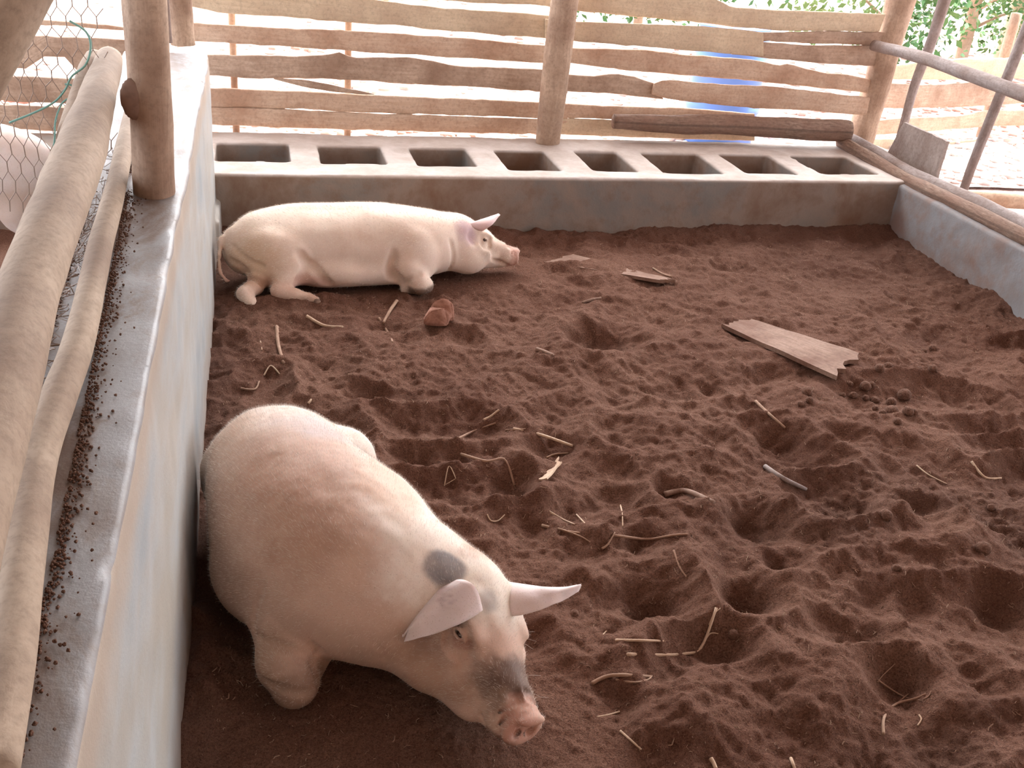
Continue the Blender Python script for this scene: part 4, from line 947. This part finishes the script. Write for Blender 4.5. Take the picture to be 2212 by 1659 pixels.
# sticks and splinters on the litter: pixels along the stick, radius, material, label
def stick(L, r, mat, label, name='stick', cat='stick', branches=(), lift=.5, group=None, sub=14):
    pts = [fl(*p, lift=r*lift) for p in L]
    if len(pts) < 3: pts = [pts[0], (pts[0]+pts[-1])/2+np.array([0, 0, 0]), pts[-1]]; pts[1][2] = max(pts[1][2], fl((L[0][0]+L[1][0])/2, (L[0][1]+L[1][1])/2)[2]+r*lift)
    gs = [tube_geo(pts, np.linspace(r, r*.75, len(pts)), seg=9, sub=sub, rough=.18, seed=L[0][0]*.1)]
    for B, rb in branches: gs.append(tube_geo([fl(*p, lift=rb) for p in B], np.linspace(rb, rb*.5, len(B)), seg=6, sub=10, rough=.15, seed=B[0][0]))
    V, F, U = merge(gs); return tag(link(name, mesh(name, V, F, U), mat), label, cat, group)
ST = [
 ([(598,708),(601,745),(612,782)], .0095, m_stick, 'straight grey brown stick pointing at the camera below the hind feet of the back pig'),
 ([(662,684),(700,694),(740,708)], .0075, m_straw, 'pale split stick lying left of the brick lump under the hind feet'),
 ([(857,652),(843,672),(828,694)], .0085, m_stick, 'short stick with a knobbly end standing up left of the brick lump'),
 ([(818,688),(838,712),(848,742)], .0065, m_stick, 'bent dark stick crossing below the knobbly short stick'),
 ([(1108,928),(1165,940),(1238,957)], .0065, m_straw, 'long pale stick with a cut end in the middle of the pen'),
 ([(988,950),(1020,934),(1070,926)], .0050, m_stick, 'thin curved stick left of the long pale stick'),
 ([(1092,930),(1130,925),(1170,929)], .0030, m_stick, 'thin dark twig just above the long pale stick'),
 ([(1180,990),(1200,982),(1228,979)], .0040, m_stick, 'small arched stick right under the long pale stick'),
 ([(1440,1040),(1480,1063),(1540,1088)], .0110, m_board, 'thick brown pointed stick half buried right of the middle'),
 ([(1652,1010),(1690,1035),(1740,1060)], .0095, m_rod, 'thick grey stick lying in a hollow in the right half'),
 ([(1632,868),(1660,898),(1694,932)], .0060, m_stick, 'thin brown stick with a pale tip below the broken board'),
 ([(1330,1384),(1385,1385),(1432,1386)], .0040, m_straw, 'short straight pale stick above the forked pale root'),
 ([(1186,1105-0),(1215,1140-18),(1240,1133)], .0028, m_straw, 'thin splinter with a knobbed top above the long thin root'),
 ([(1340,1092),(1344,1110),(1345,1138)], .0028, m_straw, 'thin upright splinter above the long thin root'),
 ([(1245,1112),(1262,1130),(1282,1150)], .0025, m_straw, 'slanting thin splinter left of the upright splinter'),
 ([(1295,1036-4),(1330,1010),(1300,1000)], .0022, m_straw, None),
 ([(1040,880),(1062,884),(1078,886)], .0030, m_straw, None),
 ([(1045,908),(1060,909),(1076,911)], .0050, m_straw, 'short flat pale chip above the thin curved stick'),
 ([(2098,998),(2130,1020),(2162,1034)], .0050, m_straw, 'pale splinter near the right edge of the pen'),
 ([(1978,1012),(2005,1028),(2045,1046)], .0028, m_straw, 'thin pale straw left of the splinter by the right edge'),
 ([(570,812),(585,805),(604,800)], .0035, m_straw, 'pale splinter lying on the litter between the two pigs'),
 ([(520,846),(550,842),(560,830)], .0040, m_stick, 'small dark bent stick by the left wall between the two pigs'),
 ([(562,738),(564,745),(566,757)], .0035, m_straw, 'tiny pale chip left of the straight grey brown stick'),
 ([(1258,655),(1280,648),(1298,645)], .0065, m_board, 'short dark stub in the litter beyond the middle'),
 ([(1158,757),(1175,762),(1195,768)], .0110, m_board, 'short thick cut stub poking out of the slope in the middle'),
 ([(666,872),(670,868),(672,864)], .0050, m_straw, 'tiny upright stub just behind the rump of the front pig'),
 ([(1450,598),(1430,592),(1410,580)], .0060, m_stick, 'short twig at the right end of the narrow sunk board'),
 ([(1290,1550),(1315,1545),(1338,1538)], .0028, m_straw, 'thin straw right of the snout of the front pig'),
 ([(1340,1580),(1365,1602),(1385,1620)], .0030, m_straw, 'thin straight straw at the bottom of the pen'),
 ([(1535,1640),(1541,1650),(1546,1662)], .0055, m_straw, 'stub at the bottom edge of the picture, left of two'),
 ([(1708,1640),(1712,1650),(1716,1662)], .0045, m_straw, 'stub at the bottom edge of the picture, right of two'),
 ([(1985,1545),(1990,1555),(1982,1568)], .0025, m_straw, 'tiny upright straw under the branched twig at the lower right'),
 ([(980,583),(1010,572),(1035,548)], .0060, m_stick, None),
 ([(1300,1375),(1305,1369),(1312,1361)], .0022, m_straw, 'tiny pale chip left of the short straight stick'),
 ([(1455,1190),(1470,1215),(1484,1245)], .0035, m_stick, 'upright frayed twig in the hollow right of the front pig'),
]
for L, r, mt, lab in ST:
    if lab is None: continue
    stick(L, r, mt, lab)
stick([(1355,1415),(1420,1417),(1480,1414),(1515,1400),(1535,1372)], .0050, m_straw, 'long pale root with an upturned forked end in the lower right', branches=[([(1515,1400),(1528,1392),(1548,1400-14)], .003), ([(1525,1385),(1532,1378),(1545,1366)], .003)], sub=24)
stick([(1278,1478),(1310,1463),(1350,1460),(1405,1464)], .0058, m_stick, 'curved peeling stick right of the muzzle of the front pig', branches=[([(1330,1470),(1370,1476),(1400,1470),(1408,1462)], .0035)], sub=20)
stick([(1170,1140),(1240,1152),(1330,1156),(1400,1153),(1450,1158),(1485,1155)], .0048, m_stick, 'long thin root lying level across the middle of the pen', branches=[([(1302,1175),(1315,1160),(1328,1152)], .0045), ([(1205,1143),(1260,1153),(1300,1160)], .003)], sub=26)
stick([(995,996),(1050,998),(1090,994),(1115,1008)], .0055, m_stick, 'wavy flattened stick below the thin curved stick', sub=18)
stick([(1908,1588),(1910,1550),(1935,1522),(1975,1512),(2000,1500)], .0038, m_stick, 'branched thin twig at the lower right', name='twig', cat='twig', branches=[([(1895,1470),(1950,1492),(1990,1515)], .0025), ([(1940,1520),(1950,1510),(1962,1500)], .0025), ([(1895,1475),(1905,1462),(1925,1460)], .002), ([(1995,1512),(2006,1505),(2010,1495)], .0025)], sub=22)
stick([(960,1050),(968,1035),(985,1022),(982,1038),(962,1048)], .0018, m_straw, 'loop of thin root fibre right of the back of the front pig', name='root_fibre', cat='fibre', sub=22)
stick([(1052,1112),(1060,1125),(1075,1127),(1090,1112)], .0025, m_straw, 'curled thin root fibre on the slope right of the front pig', name='root_fibre', cat='fibre', sub=18)
a = [fl(1165, 1038, .006), fl(1203, 998, .012), fl(1215, 1002, .012), fl(1180, 1040, .006)]
flat_board('wood_splinter', a, .006, m_straw, 'broad pale splinter with a frayed end in the middle of the pen', 'splinter', nu=12, nv=4, jag=.2)

# loose shavings and fibres: nobody could count them
def shavings():
    n = 9000 if not DEV else 1500; x = RNG.uniform(-.18, 3.8, n*2); y = RNG.uniform(1.2, 5.3, n*2)**1.0; k = RNG.random(n*2) < (1.1-.17*y); x, y = x[k][:n], y[k][:n]; n = len(x)
    z = floor_h(x, y); a = RNG.uniform(0, math.pi, n); L = RNG.exponential(.006, n)+.003; L = np.minimum(L, .035); tl = RNG.normal(0, .35, n)
    wd = RNG.uniform(.0006, .0014, n)*(1+L*8)
    d = np.stack([np.cos(a)*np.cos(tl), np.sin(a)*np.cos(tl), np.abs(np.sin(tl))], 1); s_ = np.stack([-np.sin(a), np.cos(a), 0*a], 1)
    up = np.array([0, 0, 1.]); P = np.stack([x, y, z+.0015], 1); curl = RNG.normal(0, .25, n)[:, None]
    A = P-d*L[:, None]/2; B = P+s_*curl*L[:, None]; Cc = P+d*L[:, None]/2; W = wd[:, None]
    V = []
    for q in (A, B, Cc): V += [q+s_*W, q-s_*W, q+up*W*1.2]
    VV = np.stack(V, 1).reshape(-1, 3); b = np.arange(n)[:, None]*9
    F = []
    for o in (0, 3):
        for i, j in ((0, 1), (1, 2), (2, 0)): F.append(b+np.array([o+i, o+j, o+3+j, o+3+i]))
    me = mesh('wood_shavings', VV, np.concatenate(F)); o = link('wood_shavings', me, m_stick, smooth=False)
    tag(o, 'fine curled shavings and fibres strewn over the sawdust litter', 'shavings', kind='stuff')
shavings()
# gravel outside
def gravel():
    ic = bmesh.new(); bmesh.ops.create_icosphere(ic, subdivisions=1, radius=1); bv = np.array([v.co[:] for v in ic.verts]); bf = np.array([[v.index for v in f.verts] for f in ic.faces]); ic.free()
    n = 7000; x = RNG.uniform(-6, 11, n); y = 6.45+RNG.exponential(2.2, n); r = RNG.uniform(.012, .05, n); z = .06+.03*fbm(np.stack([x, y, 0*x], 1), 1.2, 3)+.10*sst(7, 14, y)
    V = bv[None]*(1+.35*RNG.normal(0, .5, (n, len(bv), 1)))*r[:, None, None]*np.stack([RNG.uniform(.7, 1.5, n), RNG.uniform(.7, 1.5, n), RNG.uniform(.5, .9, n)], 1)[:, None]+np.stack([x, y, z], 1)[:, None]
    F = bf[None]+(np.arange(n)*len(bv))[:, None, None]
    o = link('gravel', mesh('gravel', V.reshape(-1, 3), F.reshape(-1, 3)), m_grav, smooth=False); tag(o, 'reddish and white stones scattered over the sunny ground behind the fence', 'gravel', kind='stuff')
gravel()
P = onz(2120, 428, .08); tag(tube('pale_log', [onz(2060, 424, .12), onz(2140, 430, .12), onz(2290, 440, .12)], [.045, .05, .05], m_straw, None, seg=16, sub=14, rough=.1), 'pale peeled log lying on the ground behind the right wall', 'log')

# chicken wire between the posts on the left wall, and green twine in it
def chicken_wire():
    gs = []; cw, chh = .045, .062; ny, nz = 22, 16
    def pt(a, b):
        x = -.47-a; z = .72+b; q = np.array([[x, z, 0.]])
        pull = math.exp(-(((x+.72)/.10)**2+((z-1.12)/.12)**2))
        return np.array([x+.012*vn(q, 6, 3)[0]+.05*pull*(-.72-x)*8*.4, 3.52+.35*a+.04*vn(q, 3)[0], z+.016*vn(q, 6, 6)[0]+.03*pull])
    for j in range(nz):
        for i in range(ny):
            y0 = i*cw+(cw/2 if j % 2 else 0); z0 = j*chh
            a, b = pt(y0, z0), pt(y0, z0+chh*.5); c1, c2 = pt(y0-cw/2, z0+chh), pt(y0+cw/2, z0+chh)
            gs.append(tube_geo([a, (a+b)/2, b], .0019, seg=5, caps=False)); gs.append(tube_geo([b, (b+c1)/2, c1], .0014, seg=4, caps=False)); gs.append(tube_geo([b, (b+c2)/2, c2], .0014, seg=4, caps=False))
    # crumpled wire lying between the two poles
    for i in range(150):
        t = RNG.random(); py = 320+800*t; px = float(np.interp(py, [320, 560, 700, 900, 1120], [262, 168, 122, 62, 0]))+RNG.normal(0, 7)
        q = onz(px, py, .97); p_ = [q+np.array([RNG.normal(0, .016), RNG.normal(0, .03), abs(RNG.normal(0, .014))]) for _ in range(4)]
        gs.append(tube_geo(p_, .0011, seg=4, sub=9, caps=False))
    V, F, U = merge(gs); tag(link('chicken_wire', mesh('chicken_wire', V, F), m_wire), 'rusty chicken wire sagging between the poles of the left wall', 'wire netting')
chicken_wire()
X = 0; onx = lambda x, y, X: ony(x, y, 3.50)   # the twine hangs in the netting
tw = [onx(20, 265, X), onx(70, 245, X), onx(115, 222, X), onx(140, 195, X), onx(155, 165, X), onx(185, 140, X), onx(196, 100, X), onx(185, 68, X), onx(150, 45, X)]
tw2 = [onx(140, 182, X), onx(155, 185, X), onx(160, 205, X), onx(135, 222, X), onx(120, 260, X), onx(118, 300, X), onx(112, 345, X), onx(108, 370, X)]
V, F, U = merge([tube_geo(tw, .0035, seg=6, sub=40), tube_geo(tw2, .003, seg=6, sub=34)])
tag(link('twine', mesh('twine', V, F), m_twine), 'green twine knotted into the chicken wire', 'twine')

# dirt lumps along the poles on the left wall
def crumbs():
    ic = bmesh.new(); bmesh.ops.create_icosphere(ic, subdivisions=2, radius=1); bv = np.array([v.co[:] for v in ic.verts]); bf = np.array([[v.index for v in f.verts] for f in ic.faces]); ic.free()
    n = 4200; t = RNG.random(n); y = 3.6-2.8*t; edge = -.33-.0*t; side = RNG.random(n) < .55
    c = np.array([onz(287, 225, .95), onz(175, 700, .95), onz(42, 1250, .95)])
    xc = np.interp(y, c[::-1, 1], c[::-1, 0]); x = np.where(side, xc+.040+RNG.exponential(.010, n), xc-.05-RNG.exponential(.03, n)); r = RNG.uniform(.0008, .0030, n)
    x = np.maximum(x, -.6)
    V = bv[None]*(1+.3*RNG.normal(0, .6, (n, len(bv), 1)))*r[:, None, None]+np.stack([x, y, .952+r*.2], 1)[:, None]; F = bf[None]+(np.arange(n)*len(bv))[:, None, None]
    o = link('dirt_crumbs', mesh('dirt_crumbs', V.reshape(-1, 3), F.reshape(-1, 3)), m_clod, smooth=False); tag(o, 'brown dirt crumbs gathered along the pole on top of the left wall', 'dirt', kind='stuff')
crumbs()

# trees and bushes beyond the fences
def tree(x, y, label, hgt, cr, trunk_r, n, seed, z0=.4, lean_=0, cat='tree', name='tree'):
    rg = np.random.default_rng(seed); root = empty(name, (x, y, .1), label, cat, None)
    gs = [tube_geo([(x, y, 0), (x+lean_*.4, y, hgt*.5), (x+lean_, y, hgt)], [trunk_r, trunk_r*.8, trunk_r*.45], seg=12, sub=12, rough=.15, seed=seed)]
    cen = []
    for k in range(9):
        a = rg.uniform(0, 6.28); zz = z0+(hgt-z0)*rg.random(); e = np.array([x+cr*.7*math.cos(a), y+cr*.7*math.sin(a), zz+.2]); cen.append(e)
        gs.append(tube_geo([(x+lean_*zz/hgt, y, zz*.8), (e+np.array([x, y, zz]))/2, e], [trunk_r*.3, trunk_r*.2, trunk_r*.08], seg=6, sub=6))
    V, F, U = merge(gs); link('trunk', mesh('trunk', V, F, U), m_post, root)
    cen = np.array(cen); ci = rg.integers(0, len(cen), n); P = cen[ci]+np.clip(rg.normal(0, 1, (n, 3)), -1.5, 1.5)*np.array([cr*.30, cr*.30, hgt*.11]); P[:, 2] = np.maximum(P[:, 2], .12)
    d = rg.normal(0, 1, (n, 3)); d /= np.linalg.norm(d, axis=1)[:, None]; s_ = np.cross(d, rg.normal(0, 1, (n, 3))); s_ /= np.linalg.norm(s_, axis=1)[:, None]
    L = rg.uniform(.05, .12, n)[:, None]; W = L*.28; nn = np.cross(d, s_)
    V = np.stack([P, P+d*L*.5+s_*W-nn*W*.3, P+d*L, P+d*L*.5-s_*W-nn*W*.3], 1).reshape(-1, 3); F = np.arange(4*n).reshape(-1, 4)
    o = link('foliage', mesh('foliage', V, F), m_leaf, root, smooth=False); o['kind'] = 'stuff'
def gp(px, py): return onz(px, py, .1)
tree(6.6, 10.2, 'leafy green tree beyond the right wall, just right of the right post', 3.2, 1.1, .07, 5200, 3)
tree(8.6, 11.6, 'leafy green tree filling the gap between the two upright gate poles', 3.2, 1.15, .08, 5200, 4)
tree(10.6, 11.9, 'sunlit green tree at the far right beyond the fence', 3.4, 1.3, .09, 4200, 5)
tree(4.6, 12.5, 'green bush seen over the top board left of the right post', 2.8, 1.6, .06, 4200, 6, cat='bush', name='bush')
tree(1.6, 13.5, 'distant green bush behind the middle post', 2.6, 1.8, .06, 3600, 8, cat='bush', name='bush')
tag(tube('tree', [onz(2170, 140, .12)+np.array([0, 0, -.1]), onz(2170, 140, .12)+np.array([.1, .1, 1.4]), onz(2170, 140, .12)+np.array([.15, .1, 4])], [.17, .13, .12], m_slat2, None, seg=20, sub=16, rough=.1), 'pale sunlit tree trunk standing in the top right corner', 'tree')
